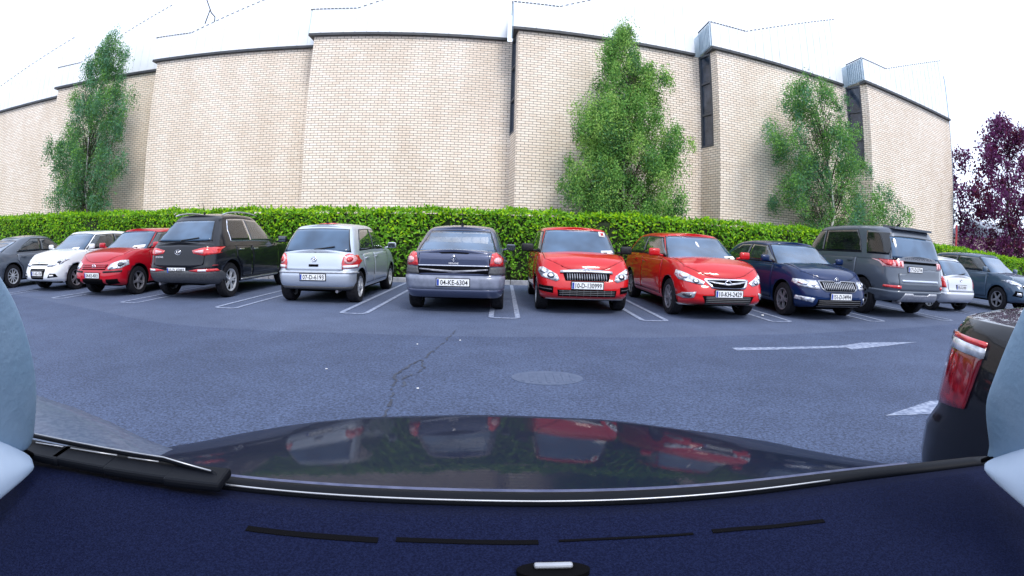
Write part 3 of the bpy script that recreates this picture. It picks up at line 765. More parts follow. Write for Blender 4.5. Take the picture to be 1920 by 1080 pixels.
    # ---- standard parts
    def wheels(s, style='five', rim=None, only=None):
        wb = s.P['wb']; r = s.r; W = s.W; tw = .215; rim = rim or mt['alloy']
        if not hasattr(s, 'wm'):
            rr = r * .66
            bm = BM(); seg = 40
            prof = [(rr, -.5), (r * .93, -.5), (r, -.36), (r, .36), (r * .93, .5), (rr * 1.02, .5), (rr * .97, .40), (rr * .97, -.4)]
            rgs = [[bm.verts.new((q * math.cos(2 * PI * k / seg), t * tw, q * math.sin(2 * PI * k / seg))) for k in range(seg)] for q, t in prof]
            for A, B in zip(rgs, rgs[1:] + rgs[:1]):
                for k in range(seg): bm.faces.new((A[k], A[(k + 1) % seg], B[(k + 1) % seg], B[k]))
            for k in range(0, seg * 2):   # tread grooves
                pass
            bmesh.ops.recalc_face_normals(bm, faces=bm.faces)
            s.tm = bpy.data.meshes.new('tyre'); bm.to_mesh(s.tm); bm.free(); s.tm.materials.append(mt['tyre'])
            bm = BM()
            # rim lip
            prof = [(rr * .985, .40), (rr * .985, .47), (rr * .90, .45), (rr * .88, .30), (rr * .86, -.3), (rr * .98, -.4)]
            rgs = [[bm.verts.new((q * math.cos(2 * PI * k / seg), t * tw, q * math.sin(2 * PI * k / seg))) for k in range(seg)] for q, t in prof]
            for A, B in zip(rgs[:-1], rgs[1:]):
                for k in range(seg): bm.faces.new((A[k], A[(k + 1) % seg], B[(k + 1) % seg], B[k]))
            ns = {'five': 5, 'ten': 10, 'seven': 7, 'double': 10, 'cover': 9}[style]
            for k in range(ns):
                a = 2 * PI * k / ns + .3
                if style == 'double': a = 2 * PI * (k // 2) / 5 + (.16 if k % 2 else -.16)
                wd = rr * {'five': .26, 'ten': .13, 'seven': .18, 'double': .13, 'cover': .24}[style]
                tw_ = .18 if style == 'cover' else 0
                p = [(.12 * rr, -wd * .55), (.90 * rr, -wd * .42 + tw_ * rr), (.90 * rr, wd * .42 + tw_ * rr), (.12 * rr, wd * .55)]
                q = [Vector((u * math.cos(a) - v * math.sin(a), 0, u * math.sin(a) + v * math.cos(a))) for u, v in p]
                f1 = [q_ + Vector((0, tw * (.40 if i_ in (0, 3) else .42), 0)) for i_, q_ in enumerate(q)]
                prism(bm, f1, (0, -.03, 0))
            rod(bm, (0, tw * .1, 0), (0, tw * .44, 0), rr * .24, 16)
            # dark backing disc
            k0 = len(bm.faces); rod(bm, (0, -tw * .05, 0), (0, tw * .12, 0), rr * .87, 28)
            bm.faces.ensure_lookup_table()
            for f in bm.faces[k0:]: f.material_index = 1
            bmesh.ops.recalc_face_normals(bm, faces=bm.faces)
            s.rm = bpy.data.meshes.new('wheel'); bm.to_mesh(s.rm); bm.free(); s.rm.materials.append(rim); s.rm.materials.append(mt['gap'])
        for wx in (wb / 2, -wb / 2):
            for sg in (1, -1):
                o = bpy.data.objects.new('wheel', s.rm); C.objects.link(o); o.parent = s.root
                o.location = (wx, sg * (W - tw / 2 - s.P.get('wi', .03)), r); o.rotation_euler = (0, .4 * wx, 0 if sg > 0 else PI)
                t = bpy.data.objects.new('tyre', s.tm); C.objects.link(t); t.parent = o
    def gz(s, v, x): return float(s.zg(v, x))
    def glazing(s, bpil=None, dark=False, front=True, rear=True, v0=.13, v1=.90, trim=None, cpil=.26, lean=0, apil=.20, rv0=.12, rv1=.88, rear_s=.80, quarter=True, sm=None, rm=None):
        gl = mt['glassd'] if dark else (sm or mt['glass'])
        for sg, d in ((1, 'l'), (-1, 'r')):
            lo, hi = v0 + .05, v1 - .05
            def xf(v): return float(s.fx(v)) - apil
            def xb(v): return float(s.bx(v)) + cpil + lean * (1 - v)
            zz = lambda v, x: s.gz(v, x)
            xm = bpil if bpil is not None else (s.xw1 + s.xr1) / 2 + .12
            full = [(xb(lo), zz(lo, xb(lo))), (xm, zz(lo, xm)), (xf(lo), zz(lo, xf(lo))), (xf(.5), zz(.5, xf(.5))), (xf(hi), zz(hi, xf(hi)) ), (xm, zz(hi, xm)), (xb(hi) + .05, zz(hi, xb(hi))), (xb(.55), zz(.55, xb(.55)))]
            ext = [(p[0] + (.02 if p[0] > xm else -.02 if p[0] < xm else 0), p[1] + (.022 if k >= 4 and k <= 6 else -.022 if k < 3 else 0)) for k, p in enumerate(full)]
            s.patch('window_surround', ext, d, trim or mt['black'], bvh=s.gbvh, off=.003, skirt=.01)
            fr = [(xm + .035, zz(lo, xm)), (xf(lo), zz(lo, xf(lo))), (xf(.5), zz(.5, xf(.5))), (xf(hi), zz(hi, xf(hi))), (xm + .035, zz(hi, xm))]
            re = [(xm - .035, zz(hi, xm)), (xb(hi) + .05, zz(hi, xb(hi))), (xb(.55), zz(.55, xb(.55))), (xb(lo), zz(lo, xb(lo))), (xm - .035, zz(lo, xm))]
            s.patch('side_window', fr, d, mt['glass'] if not sm else sm, bvh=s.gbvh, off=.008, skirt=.01)
            s.patch('side_window', re, d, gl, bvh=s.gbvh, off=.008, skirt=.01)
        def wsc(lo, hi, s0, s1, xfn):
            out = []
            for k in range(9):
                t = -1 + 2 * k / 8; out.append((t * s0 * float(s.hwf(lo)), s.gz(lo, float(xfn(lo))) + .0 - .015 * (1 - t * t)))
            for k in range(9):
                t = 1 - 2 * k / 8; out.append((t * s1 * float(s.hwf(hi)), s.gz(hi, float(xfn(hi))) + .02 * (1 - t * t)))
            return out
        if front:
            s.patch('windscreen_seal', wsc(.02, .955, .93, .93, s.fx), 'F', mt['black'], bvh=s.gbvh, off=.003, skirt=.01)
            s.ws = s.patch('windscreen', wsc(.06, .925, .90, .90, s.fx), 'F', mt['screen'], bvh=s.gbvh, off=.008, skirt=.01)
        if rear:
            s.patch('rear_window_seal', wsc(rv0 - .035, rv1 + .03, rear_s + .04, rear_s + .05, s.bx), 'R', mt['black'], bvh=s.gbvh, off=.003, skirt=.01)
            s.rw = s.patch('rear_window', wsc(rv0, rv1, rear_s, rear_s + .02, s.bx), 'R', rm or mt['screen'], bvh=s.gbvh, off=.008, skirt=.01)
    def mirrors(s, mat=None, facing_rear=False, sz=1.0, x=None):
        x = x if x is not None else s.xw0 - .38; z = float(s.zs(x)) + .05
        for sg in (1, -1):
            bm = BM(); y0 = sg * s.W * .93; y1 = sg * (s.W + .10)
            rod(bm, (x, y0, z - .02), (x + .02, y1 - sg * .03, z + .01), .022, 8)
            vs = box(bm, (x + .02, y1 + sg * .02, z + .045), (.10, .20 * sz, .135 * sz), bevel=.035)
            o = finish('side_mirror', bm, mat or s.pm, s.root, True)
            bm = BM(); box(bm, (x - .034, y1 + sg * .02, z + .045), (.012, .165 * sz, .105 * sz), bevel=.004); finish('mirror_glass', bm, mt['mirror'], o)
    def handle(s, x, z, par, d, mat=None):
        sg = 1 if d == 'l' else -1
        h, n, i, di = s.bvh.ray_cast(Vector((x, sg * 5, z)), Vector((0, -sg, 0)))
        if h is None: return
        bm = BM(); box(bm, (x, h.y + sg * .022, z), (.20, .022, .032), bevel=.008); box(bm, (x + .085, h.y + sg * .01, z), (.02, .03, .02)); box(bm, (x - .085, h.y + sg * .01, z), (.02, .03, .02))
        finish('handle', bm, mat or s.pm, par)
    def doors(s, xm=None, four=True, hm=None, zlo=None, rear_x=None):
        wb = s.P['wb']; zl = zlo or s.z0 + .12
        xm = xm if xm is not None else (s.xw1 + s.xr1) / 2 + .12
        for d in 'lr':
            zt = lambda x: float(s.zs(x)) - .035
            xfr = min(s.xw0 - .12, wb / 2 - s.ar - .07); xbk = rear_x if rear_x is not None else -wb / 2 + s.ar * .55
            xlow = max(xbk, -wb / 2 + s.ar + .06)
            p1 = [(xm + .012, zl), (xfr - .03, zl), (xfr, .45), (xfr, zt(xfr)), ((xfr + xm) / 2, zt((xfr + xm) / 2)), (xm + .012, zt(xm))]
            o = s.panel('door', p1, d); s.handle(xm + .17, zt(xm) - .09, o or s.root, d, hm)
            if four:
                p2 = [(xm - .012, zt(xm)), ((xm + xbk) / 2, zt((xm + xbk) / 2)), (xbk, zt(xbk)), (xbk, s.r + s.ar + .04), (xlow - .03, s.r + s.ar * .6), (xlow, zl), (xm - .012, zl)]
                o = s.panel('door', p2, d); s.handle(xbk + .22, zt(xbk) - .09, o or s.root, d, hm)
    def bonnet(s):
        arc = [(s.xF - .19 - .24 * (abs(y) / .82) ** 2.6, y) for y in [.82 - 1.64 * k / 14 for k in range(15)]]
        xb = [(s.xw0 + .06 * (1 - (y / .84) ** 2), y) for y in [-.84 + 1.68 * k / 6 for k in range(7)]]
        s.panel('bonnet', xb + arc, 'T', gap=.008)
    def plate(s, txt, d, z, y=0, w=.52, h=.11, hold=None):
        sg = 1 if d == 'F' else -1
        h_, n, i, di = s.bvh.ray_cast(Vector((sg * 6, y, z)), Vector((-sg, 0, 0)))
        x = h_.x + sg * .022
        bm = BM(); box(bm, (x - sg * .012, y, z), (.018, w + .03, h + .03), bevel=.004)
        o = finish('number_plate', bm, hold or mt['black'], s.root)
        bm = BM(); box(bm, (x, y, z), (.012, w, h), bevel=.003); finish('plate_face', bm, mt['plate'], o)
        bm = BM(); box(bm, (x + sg * .007, y - sg * (w / 2 - .022), z), (.003, .034, h - .012)); finish('country_band', bm, mt['plateb'], o)
        me = text_mesh(txt, .098)
        xs_ = [v.co.x for v in me.vertices]; wd = max(xs_) - min(xs_); k = (w - .085) / wd; c0 = (max(xs_) + min(xs_)) / 2
        ys_ = [v.co.y for v in me.vertices]; c1 = (max(ys_) + min(ys_)) / 2; ky = (h * .74) / (max(ys_) - min(ys_))
        for v in me.vertices:
            u, vv = (v.co.x - c0) * k, (v.co.y - c1) * ky
            v.co = Vector((x + sg * (.0085 + v.co.z), y + sg * (u + .018), z + vv))
        link('plate_text', me, mt['ink'], o)
    def emblem(s, kind, d, z, y=0, sz=.06, mat=None, par=None):
        sg = 1 if d == 'F' else -1
        h_, n, i, di = s.bvh.ray_cast(Vector((sg * 6, y, z)), Vector((-sg, 0, 0))); 
        if h_ is None: return
        x = h_.x + sg * .016; bm = BM()
        def P3(u, v): return (x, y + u * sz, z + v * sz)
        def line(a, b, w=.012): rod(bm, P3(*a), P3(*b), w * .55, 6)
        def rng(a, b, w=.012, n_=20):
            pts = [P3(a * math.cos(2 * PI * k / n_), b * math.sin(2 * PI * k / n_)) for k in range(n_ + 1)]; pipe(bm, pts, w * .5, 6)
        if kind == 'vw': rng(1, 1); line((-.6, .7), (-.25, -.0)); line((-.25, 0), (0, .5)); line((0, .5), (.25, 0)); line((.25, 0), (.6, .7)); line((-.8, .3), (-.35, -.85)); line((-.35, -.85), (0, -.1)); line((0, -.1), (.35, -.85)); line((.35, -.85), (.8, .3))
        elif kind == 'diamond': 
            for q in (1, .62): pipe(bm, [P3(0, q * 1.1), P3(q * .8, 0), P3(0, -q * 1.1), P3(-q * .8, 0), P3(0, q * 1.1)], .011, 6)
        elif kind == 'ringdot': rng(1, 1, .016); line((-.3, -.35), (.3, .35), .02); line((.1, .5), (-.3, .0), .02)
        elif kind == 'bolt': rng(1, 1, .02); line((-1.2, .0), (.1, .18), .02); line((-.1, -.18), (1.2, 0), .02)
        elif kind == 'oval': rng(1.4, .8, .012); line((-.7, -.35), (-.7, .35)); line((-.7, 0), (-.35, .35)); line((-.7, 0), (-.35, -.35)); line((0, -.35), (0, .35)); line((.3, -.35), (.55, .35)); line((.55, .35), (.8, -.35))
        elif kind == 'ovalh': rng(1.4, .8, .012); line((-.5, -.5), (-.35, .5)); line((.35, -.5), (.5, .5)); line((-.4, -.1), (.4, .1))
        return finish('emblem', bm, mat or mt['chrome'], par or s.root, True)
    def lettering(s, txt, d, z, y, h, mat=None, wide=None):
        sg = 1 if d == 'F' else -1
        h_, n, i, di = s.bvh.ray_cast(Vector((sg * 6, y, z)), Vector((-sg, 0, 0)))
        if h_ is None: return
        me = text_mesh(txt, h); xs_ = [v.co.x for v in me.vertices]; k = (wide / (max(xs_) - min(xs_))) if wide else 1
        for v in me.vertices:
            yy = y + sg * v.co.x * k
            hh, n2, i2, d2 = s.bvh.ray_cast(Vector((sg * 6, yy, z)), Vector((-sg, 0, 0)))
            v.co = Vector(((hh or h_).x + sg * (.012 + v.co.z), yy, z + v.co.y))
        link('lettering', me, mat or mt['white'], s.root)
    def sym(s, name, poly, d, mat, par=None, **k):
        out = []
        for q in (1, -1): out.append(s.patch(name, [(p[0] * q, p[1]) for p in (poly if q == 1 else poly[::-1])], d, mat, parent=par, **k))
        return out
    def disc(s, name, cy, cz, ry, rz_, d, mat, par=None, both=True, n_=16, **k):
        for q in ((1, -1) if both else (1,)):
            poly = [(q * cy + ry * math.cos(2 * PI * i / n_), cz + rz_ * math.sin(2 * PI * i / n_)) for i in range(n_)]
            s.patch(name, poly, d, mat, parent=(par[0 if q == 1 else 1] if isinstance(par, list) else par), **k)
    def wiper(s, d='R', z=None):
        bm = BM(); sg = -1 if d == 'R' else 1
        bv = s.gbvh
        def P3(y, z_):
            h, n, i, di = bv.ray_cast(Vector((sg * 6, y * s.W, z_)), Vector((-sg, 0, 0))); return None if h is None else h + n * .025
        fn = s.bx if d == 'R' else s.fx
        if d == 'R':
            z0 = s.gz(.2, float(s.bx(.2))); a, b = P3(.02, z0), P3(-.45, z0 + .05)
            if a and b: rod(bm, a, b, .012, 6); rod(bm, a + Vector((0, .03, -.05)), a, .02, 6)
        else:
            z0 = s.gz(.10, float(s.fx(.10)))
            for y0, y1 in ((.1, .62), (-.55, .02)):
                a, b = P3(y0, z0), P3(y1, z0 + .03)
                if a and b: rod(bm, a, b, .012, 6)
        finish('wiper', bm, mt['black'], s.root)
    def aerial(s, x, hgt=.22, tilt=-.3):
        bm = BM(); z = s.H - .01; rod(bm, (x, 0, z - .02), (x, 0, z + .03), .025, 8); rod(bm, (x, 0, z + .02), (x + hgt * tilt, 0, z + hgt), .007, 5); finish('aerial', bm, mt['black'], s.root)
    def rails(s):
        for sg in (1, -1):
            bm = BM(); y = sg * s.W * .70; pts = []
            for k in range(9):
                t = k / 8; x = s.xw1 - .1 + (s.xr1 + .05 - s.xw1 + .1) * t; pts.append((x, y, float(s.rz(x)) + .035 + .035 * math.sin(PI * t) ** .4))
            pipe(bm, pts, .017, 8); finish('roof_rail', bm, mt['silverp'], s.root, True)
    def exhaust(s, y=.5):
        bm = BM(); rod(bm, (s.xR + .35, y * s.W, s.z0 + .02), (s.xR + .09, y * s.W, s.z0 + .01), .028, 10); finish('exhaust', bm, mt['alloyd'], s.root)
        bm = BM(); box(bm, (s.xR + .55, 0, s.z0 + .03), (.5, s.W * 1.1, .10), bevel=.02); finish('underside', bm, mt['gap'], s.root)
    def underside(s):
        bm = BM(); box(bm, (0, 0, s.z0 + .04), (s.P['L'] * .8, s.W * 1.3, .10), bevel=.02); finish('underside', bm, mt['gap'], s.root)

def slats(y0, y1, z0, z1, n_, vertical=False, w=.008, taper=0):
    out = []
    for k in range(n_):
        if vertical:
            c = y0 + (y1 - y0) * (k + .5) / n_; out.append([(c - w, z0), (c + w, z0), (c + w * 1.0, z1), (c - w, z1)])
        else:
            c = z0 + (z1 - z0) * (k + .5) / n_; out.append([(y0, c - w), (y1, c - w), (y1, c + w), (y0, c + w)])
    return out
p_silver = paint('silver_paint', (.50, .55, .63), .5); p_white = paint('white_paint', (.74, .76, .78)); p_red = paint('red_paint', (.50, .006, .009))
p_red2 = paint('crimson_paint', (.40, .004, .014)); p_black = paint('black_paint', (.004, .005, .009)); p_dgrey = paint('dark_grey_paint', (.060, .074, .135), .3)
p_grey = paint('slate_grey_paint', (.100, .118, .150), .3); p_navy = paint('navy_paint', (.003, .017, .075), .1); p_gsuv = paint('storm_grey_paint', (.050, .088, .140), .25)
p_lsilver = paint('pale_silver_paint', (.55, .57, .62), .4)

# ---- silver hatchback, tail to camera
c = Car('silver hatchback with round red tail lamps, tail out beside the black SUV', -3.52, 10.55, 'away', p_silver,
        dict(L=3.92, W=1.65, H=1.545, wb=2.6, fo=.78, r=.305, zn=.70, zw=.98, zb=.97, hood=.95, ws=.72, boot=.13, rs=.42, zc=.23))
c.glazing(cpil=.38, rear_s=.86, rv0=.14, rv1=.90); c.doors(hm=p_silver); c.mirrors(p_silver)
c.wheels('five')
c.panel('tailgate', [(-.70, .64), (-.72, .90), (-.78, .945), (-.45, .955), (0, .96), (.45, .955), (.78, .945), (.72, .90), (.70, .64), (.5, .615), (-.5, .615)], 'R')
tl = c.sym('tail_lamp', [(.70, .66), (.965, .68), (.975, .80), (.93, .915), (.80, .945), (.71, .90), (.68, .78)], 'R', mt['red'], off=.012)
c.disc('lamp_ring', .83, .835, .105, .085, 'R', mt['redl'], tl, off=.018); c.disc('lamp_core', .83, .835, .055, .048, 'R', mt['red'], tl, off=.023)
c.sym('reversing_lens', [(.72, .675), (.955, .69), (.955, .735), (.71, .725)], 'R', mt['white'], off=.017)
c.patch('bumper', [(-.93, .30), (.93, .30), (.96, .62), (-.96, .62)], 'R', p_silver, off=.012); c.patch('bumper_strip', [(-.97, .575), (.97, .575), (.97, .60), (-.97, .60)], 'R', mt['silverp'], off=.024)
c.patch('valance', [(-.88, .235), (.88, .235), (.90, .34), (-.90, .34)], 'R', mt['greyp'], off=.016)
c.plate('07-D-6193', 'R', .51); c.emblem('vw', 'R', .835, sz=.055); c.wiper(); c.aerial(c.xr1 + .25, .12)
c.patch('brake_lamp', [(-.22, c.H - .045), (.22, c.H - .045), (.22, c.H - .015), (-.22, c.H - .015)], 'R', mt['red'], bvh=c.gbvh, off=.012)
c.patch('tailgate_handle', [(-.12, .70), (.12, .70), (.12, .745), (-.12, .745)], 'R', mt['gap'], off=.012)
c.lettering('POLO', 'R', .705, -.58, .04); c.lettering('1.2', 'R', .705, .58, .035)
c.exhaust(-.55); c.done()

# ---- black SUV, tail to camera
c = Car('black SUV with roof rails and an aerial, tail out with its right side in view', -6.62, 10.75, 'away', p_black,
        dict(L=4.5, W=1.88, H=1.80, wb=2.85, fo=.85, r=.365, zn=.86, zw=1.10, zb=1.13, hood=1.0, ws=1.0, boot=.15, rs=.62, zc=.30, sill=.0, arch=.06,
             gw=[(0, .96), (.25, .90), (.6, .78), (.85, .685), (.95, .645), (1, .60)]))
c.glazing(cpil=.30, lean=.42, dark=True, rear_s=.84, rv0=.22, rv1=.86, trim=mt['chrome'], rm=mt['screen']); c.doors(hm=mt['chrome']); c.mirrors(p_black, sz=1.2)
c.wheels('double')
c.panel('tailgate', [(-.72, .72), (-.74, 1.08), (0, 1.12), (.74, 1.08), (.72, .72), (.4, .66), (-.4, .66)], 'R')
tl = c.sym('tail_lamp', [(.40, 1.00), (.66, 1.05), (.99, 1.07), (1.0, .99), (.93, .93), (.72, .895), (.44, .94)], 'R', mt['red'], off=.014)
c.sym('reversing_lens', [(.47, .985), (.70, 1.015), (.70, .935), (.50, .955)], 'R', mt['redl'], off=.02)
c.patch('bumper', [(-.93, .33), (.93, .33), (.97, .52), (.96, .60), (-.96, .60), (-.97, .52)], 'R', mt['greyp'], off=.03)
c.sym('rear_reflector', [(.36, .60), (.60, .635), (.93, .64), (.95, .59), (.60, .575)], 'R', mt['red'], off=.035); c.sym('fog_lens', [(.62, .625), (.80, .632), (.80, .59), (.62, .588)], 'R', mt['white'], off=.04)
c.plate('12-D-45097', 'R', .60, w=.50); c.emblem('oval', 'R', .965, sz=.06); c.wiper(); c.rails(); c.aerial(c.xr1 + .30, .24, -.35)
c.lettering('SPORTAGE', 'R', .87, .52, .045); c.sym('reflector_strip', [(.9, .7), (.95, .7), (.95, .71), (.9, .71)], 'R', mt['red'], off=.01)
for d in 'lr': c.patch('side_step', [(-c.P['wb'] / 2 + .48, .33), (c.P['wb'] / 2 - .48, .33), (c.P['wb'] / 2 - .48, .37), (-c.P['wb'] / 2 + .48, .37)], d, mt['silverp'], off=.02)
c.exhaust(.6); c.done()

# ---- dark grey saloon (tail with boot)
c = Car('dark grey saloon, tail out, with a chrome diamond badge on its boot lid', -.80, 10.25, 'away', p_dgrey,
        dict(L=4.35, W=1.74, H=1.53, wb=2.7, fo=.82, r=.31, zn=.72, zw=.99, zb=.98, zd=1.02, hood=1.0, ws=.75, boot=.52, rs=.95, zc=.22, rdrop=.01,
             rprof=[(0, -.12), (.12, -.04), (.3, 0), (.48, 0), (.56, -.045), (.8, -.055), (.93, -.06), (1, -.10)]))
c.glazing(cpil=.55, rear_s=.84, rv0=.14, rv1=.92); c.doors(hm=p_dgrey); c.mirrors(p_dgrey)
c.wheels('five')
c.panel('boot_lid', [(-.70, .66), (-.66, 1.0), (0, 1.02), (.66, 1.0), (.70, .66), (.5, .63), (-.5, .63)], 'R')
tl = c.sym('tail_lamp', [(.68, .80), (.985, .80), (.97, .88), (.90, .96), (.80, 1.02), (.72, 1.0)], 'R', mt['red'], off=.014)
c.disc('lamp_core', .83, .895, .075, .05, 'R', mt['redl'], tl, off=.022)
c.sym('lamp_panel', [(.66, .655), (.97, .655), (.98, .785), (.69, .785)], 'R', mt['greyp'], off=.012)
c.patch('bumper', [(-.96, .42), (.96, .42), (.97, .63), (-.97, .63)], 'R', mt['bump'], off=.018)
c.patch('valance', [(-.90, .235), (.90, .235), (.95, .42), (-.95, .42)], 'R', p_dgrey, off=.016)
c.patch('number_recess', [(-.68, .66), (.68, .66), (.68, .80), (-.68, .80)], 'R', mt['gap'], off=.010)
c.patch('boot_trim', [(-.66, .735), (0, .68), (.66, .735), (.66, .755), (0, .72), (-.66, .755)], 'R', mt['alloyd'], off=.016)
c.patch('chrome_strip', [(-.68, .795), (.68, .795), (.68, .812), (-.68, .812)], 'R', mt['chrome'], off=.016)
c.plate('04-KE-6304', 'R', .53, w=.54, h=.115); c.emblem('diamond', 'R', .93, sz=.052); c.lettering('MEGANE', 'R', .84, 0, .042)
c.aerial(c.xr1 + .2, .30, -.15); c.underside(); c.done()

# ---- small red hatchback, nose to camera, cover wheels
def front_common(c, ws_sticker=None):
    c.mirrors_done = True
c = Car('small bright red hatchback facing out, with black mirrors and a windscreen sticker', 1.46, 10.30, 'toward', p_red,
        dict(L=4.0, W=1.71, H=1.58, wb=2.5, fo=.80, r=.30, zn=.76, zw=1.02, zb=1.02, hood=.92, ws=.62, boot=.12, rs=.30, zc=.22, gw=[(0, .955), (.5, .87), (.85, .80), (.95, .765), (1, .72)]))
c.glazing(cpil=.25, trim=mt['black']); c.doors(hm=mt['black']); c.mirrors(mt['black'], sz=1.15); c.wheels('cover')
hl_ = c.sym('headlamp', [(.56, .60), (.62, .575), (.90, .64), (.95, .72), (.93, .79), (.86, .80), (.60, .68)], 'F', mt['lamp'], off=.012)
c.disc('lamp_core', .72, .66, .07, .045, 'F', mt['lampdk'], hl_, off=.018); c.disc('lamp_bulb', .72, .66, .045, .03, 'F', mt['bulb'], hl_, off=.022); c.disc('lamp_bulb', .86, .73, .05, .035, 'F', mt['bulb'], hl_, off=.02)
g_ = c.patch('grille', [(-.44, .59), (.44, .59), (.48, .70), (.47, .715), (-.47, .715), (-.48, .70)], 'F', mt['gap'], off=.008)
c.multi('grille_slats', slats(-.42, .42, .598, .70, 17, True, .008), 'F', mt['alloyd'], g_, off=.014)
c.patch('chrome_strip', [(-.54, .705), (0, .72), (.54, .705), (.53, .745), (.1, .775), (0, .785), (-.1, .775), (-.53, .745)], 'F', mt['silverp'], off=.02)
c.emblem('ringdot', 'F', .745, sz=.055)
c.bonnet()
c.patch('lower_grille', [(-.58, .33), (.58, .33), (.60, .44), (-.60, .44)], 'F', mt['gap'], off=.008); c.multi('grille_slats', slats(-.56, .56, .345, .43, 3, False, .006) + slats(-.56, .56, .335, .435, 8, True, .006), 'F', mt['greyp'], off=.013)
c.sym('fog_recess', [(.68, .38), (.93, .40), (.93, .50), (.68, .49)], 'F', mt['gap'], off=.008); c.sym('fog_slat', [(.70, .43), (.92, .44), (.92, .455), (.70, .445)], 'F', mt['greyp'], off=.013)
c.patch('front_lip', [(-.80, .265), (.80, .265), (.80, .285), (-.80, .285)], 'F', mt['silverp'], off=.012)
c.plate('10-D-130999', 'F', .515, w=.54, h=.115); c.wiper('F'); c.panel('bumper', [(-.90, .28), (.90, .28), (.95, .32), (.965, .56), (.55, .545), (-.55, .545), (-.965, .56), (-.95, .32)], 'F') if False else None
zt_ = c.gz(.82, float(c.fx(.82))); c.patch('sticker', [(.52, zt_ - .02), (.66, zt_ - .035), (.665, zt_ + .06), (.52, zt_ + .075)], 'F', mt['paper'], bvh=c.gbvh, off=.014)
c.patch('sticker_mark', [(.56, zt_ + .0), (.63, zt_ - .005), (.63, zt_ + .05), (.56, zt_ + .055)], 'F', mt['red'], bvh=c.gbvh, off=.018)
zt_ = c.gz(.13, float(c.fx(.13))); c.patch('dash_paper', [(.48, zt_), (.78, zt_ + .02), (.76, zt_ + .07), (.50, zt_ + .06)], 'F', mt['paper'], bvh=c.gbvh, off=.012)
c.underside(); c.done()

# ---- larger red hatchback
c = Car('larger bright red hatchback facing out with a chrome winged grille and a grey lower lip', 3.90, 10.05, 'toward', p_red,
        dict(L=4.5, W=1.74, H=1.56, wb=2.75, fo=.88, r=.33, zn=.74, zw=1.02, zb=1.06, hood=1.0, ws=.85, boot=.14, rs=.65, zc=.22))
c.glazing(cpil=.45, trim=mt['black']); c.doors(hm=p_red); c.mirrors(p_red, sz=1.1); c.wheels('seven', mt['alloyd'])
hl_ = c.sym('headlamp', [(.50, .66), (.56, .61), (.72, .635), (.93, .68), (.955, .76), (.93, .84), (.84, .80), (.66, .72)], 'F', mt['lamp'], off=.012)
c.disc('lamp_core', .68, .665, .06, .035, 'F', mt['lampdk'], hl_, off=.018); c.disc('lamp_bulb', .68, .665, .035, .024, 'F', mt['bulb'], hl_, off=.022); c.disc('lamp_bulb', .86, .75, .05, .045, 'F', mt['bulb'], hl_, off=.02)
c.patch('chrome_strip', [(-.50, .69), (-.48, .72), (.48, .72), (.50, .69), (.38, .565), (.2, .545), (-.2, .545), (-.38, .565)], 'F', mt['chrome'], off=.010)
g_ = c.patch('grille', [(-.44, .69), (0, .695), (.44, .69), (.34, .585), (.18, .57), (-.18, .57), (-.34, .585)], 'F', mt['gap'], off=.016)
c.patch('chrome_bar', [(-.42, .675), (0, .635), (.42, .675), (.42, .655), (0, .605), (-.42, .655)], 'F', mt['silverp'], off=.022); c.emblem('bolt', 'F', .64, sz=.06)
c.bonnet()
g_ = c.patch('lower_grille', [(-.58, .44), (.58, .44), (.50, .30), (.40, .27), (-.40, .27), (-.50, .30)], 'F', mt['gap'], off=.008); c.multi('grille_slats', slats(-.50, .50, .29, .43, 5, False, .008), 'F', mt['greyp'], g_, off=.013)
fg = c.sym('fog_lamp', [(.70, .50), (.90, .47), (.94, .40), (.88, .37), (.74, .40)], 'F', mt['silverp'], off=.010); c.disc('lamp_core', .83, .43, .06, .035, 'F', mt['lampdk'], fg, off=.016)
c.patch('front_lip', [(-.88, .225), (.88, .225), (.90, .27), (-.90, .27)], 'F', mt['silverp'], off=.014)
c.plate('10-KH-2429', 'F', .475, w=.53, h=.115); c.wiper('F')
zt_ = c.gz(.72, float(c.fx(.72))); c.disc('hanging_ornament', 0, zt_, .03, .06, 'F', mt['white'], None, False, 12, bvh=c.gbvh, off=.012)
zt_ = c.gz(.13, float(c.fx(.13))); c.patch('dash_paper', [(.5, zt_), (.82, zt_ + .02), (.80, zt_ + .07), (.5, zt_ + .06)], 'F', mt['paper'], bvh=c.gbvh, off=.012)
c.underside(); c.done()

# ---- blue saloon
c = Car('dark blue saloon facing out between the larger red hatchback and the grey off-roader', 6.45, 10.05, 'toward', p_navy,
        dict(L=4.75, W=1.82, H=1.52, wb=2.75, fo=.88, r=.33, zn=.76, zw=1.02, zb=1.0, hood=1.05, ws=.80, boot=.35, rs=.95, zc=.20))
c.glazing(cpil=.55, trim=mt['black']); c.doors(hm=p_navy); c.mirrors(p_navy); c.wheels('double', mt['alloyd'])
hl_ = c.sym('headlamp', [(.56, .62), (.60, .60), (.90, .63), (.955, .70), (.94, .765), (.58, .755)], 'F', mt['lamp'], off=.012)
c.disc('lamp_bulb', .69, .685, .06, .04, 'F', mt['bulb'], hl_, off=.02); c.disc('lamp_bulb', .85, .70, .06, .04, 'F', mt['bulb'], hl_, off=.02)
c.patch('chrome_strip', [(-.54, .755), (-.12, .76), (-.06, .735), (.06, .735), (.12, .76), (.54, .755), (.52, .62), (.42, .56), (-.42, .56), (-.52, .62)], 'F', mt['silverp'], off=.010)
g_ = c.patch('grille', [(-.51, .74), (-.12, .745), (-.06, .715), (.06, .715), (.12, .745), (.51, .74), (.49, .63), (.40, .577), (-.40, .577), (-.49, .63)], 'F', mt['gap'], off=.015)
c.multi('grille_slats', slats(-.46, .46, .59, .72, 17, True, .007), 'F', mt['silverp'], g_, off=.021); c.emblem('ringdot', 'F', .775, sz=.048)
c.bonnet()
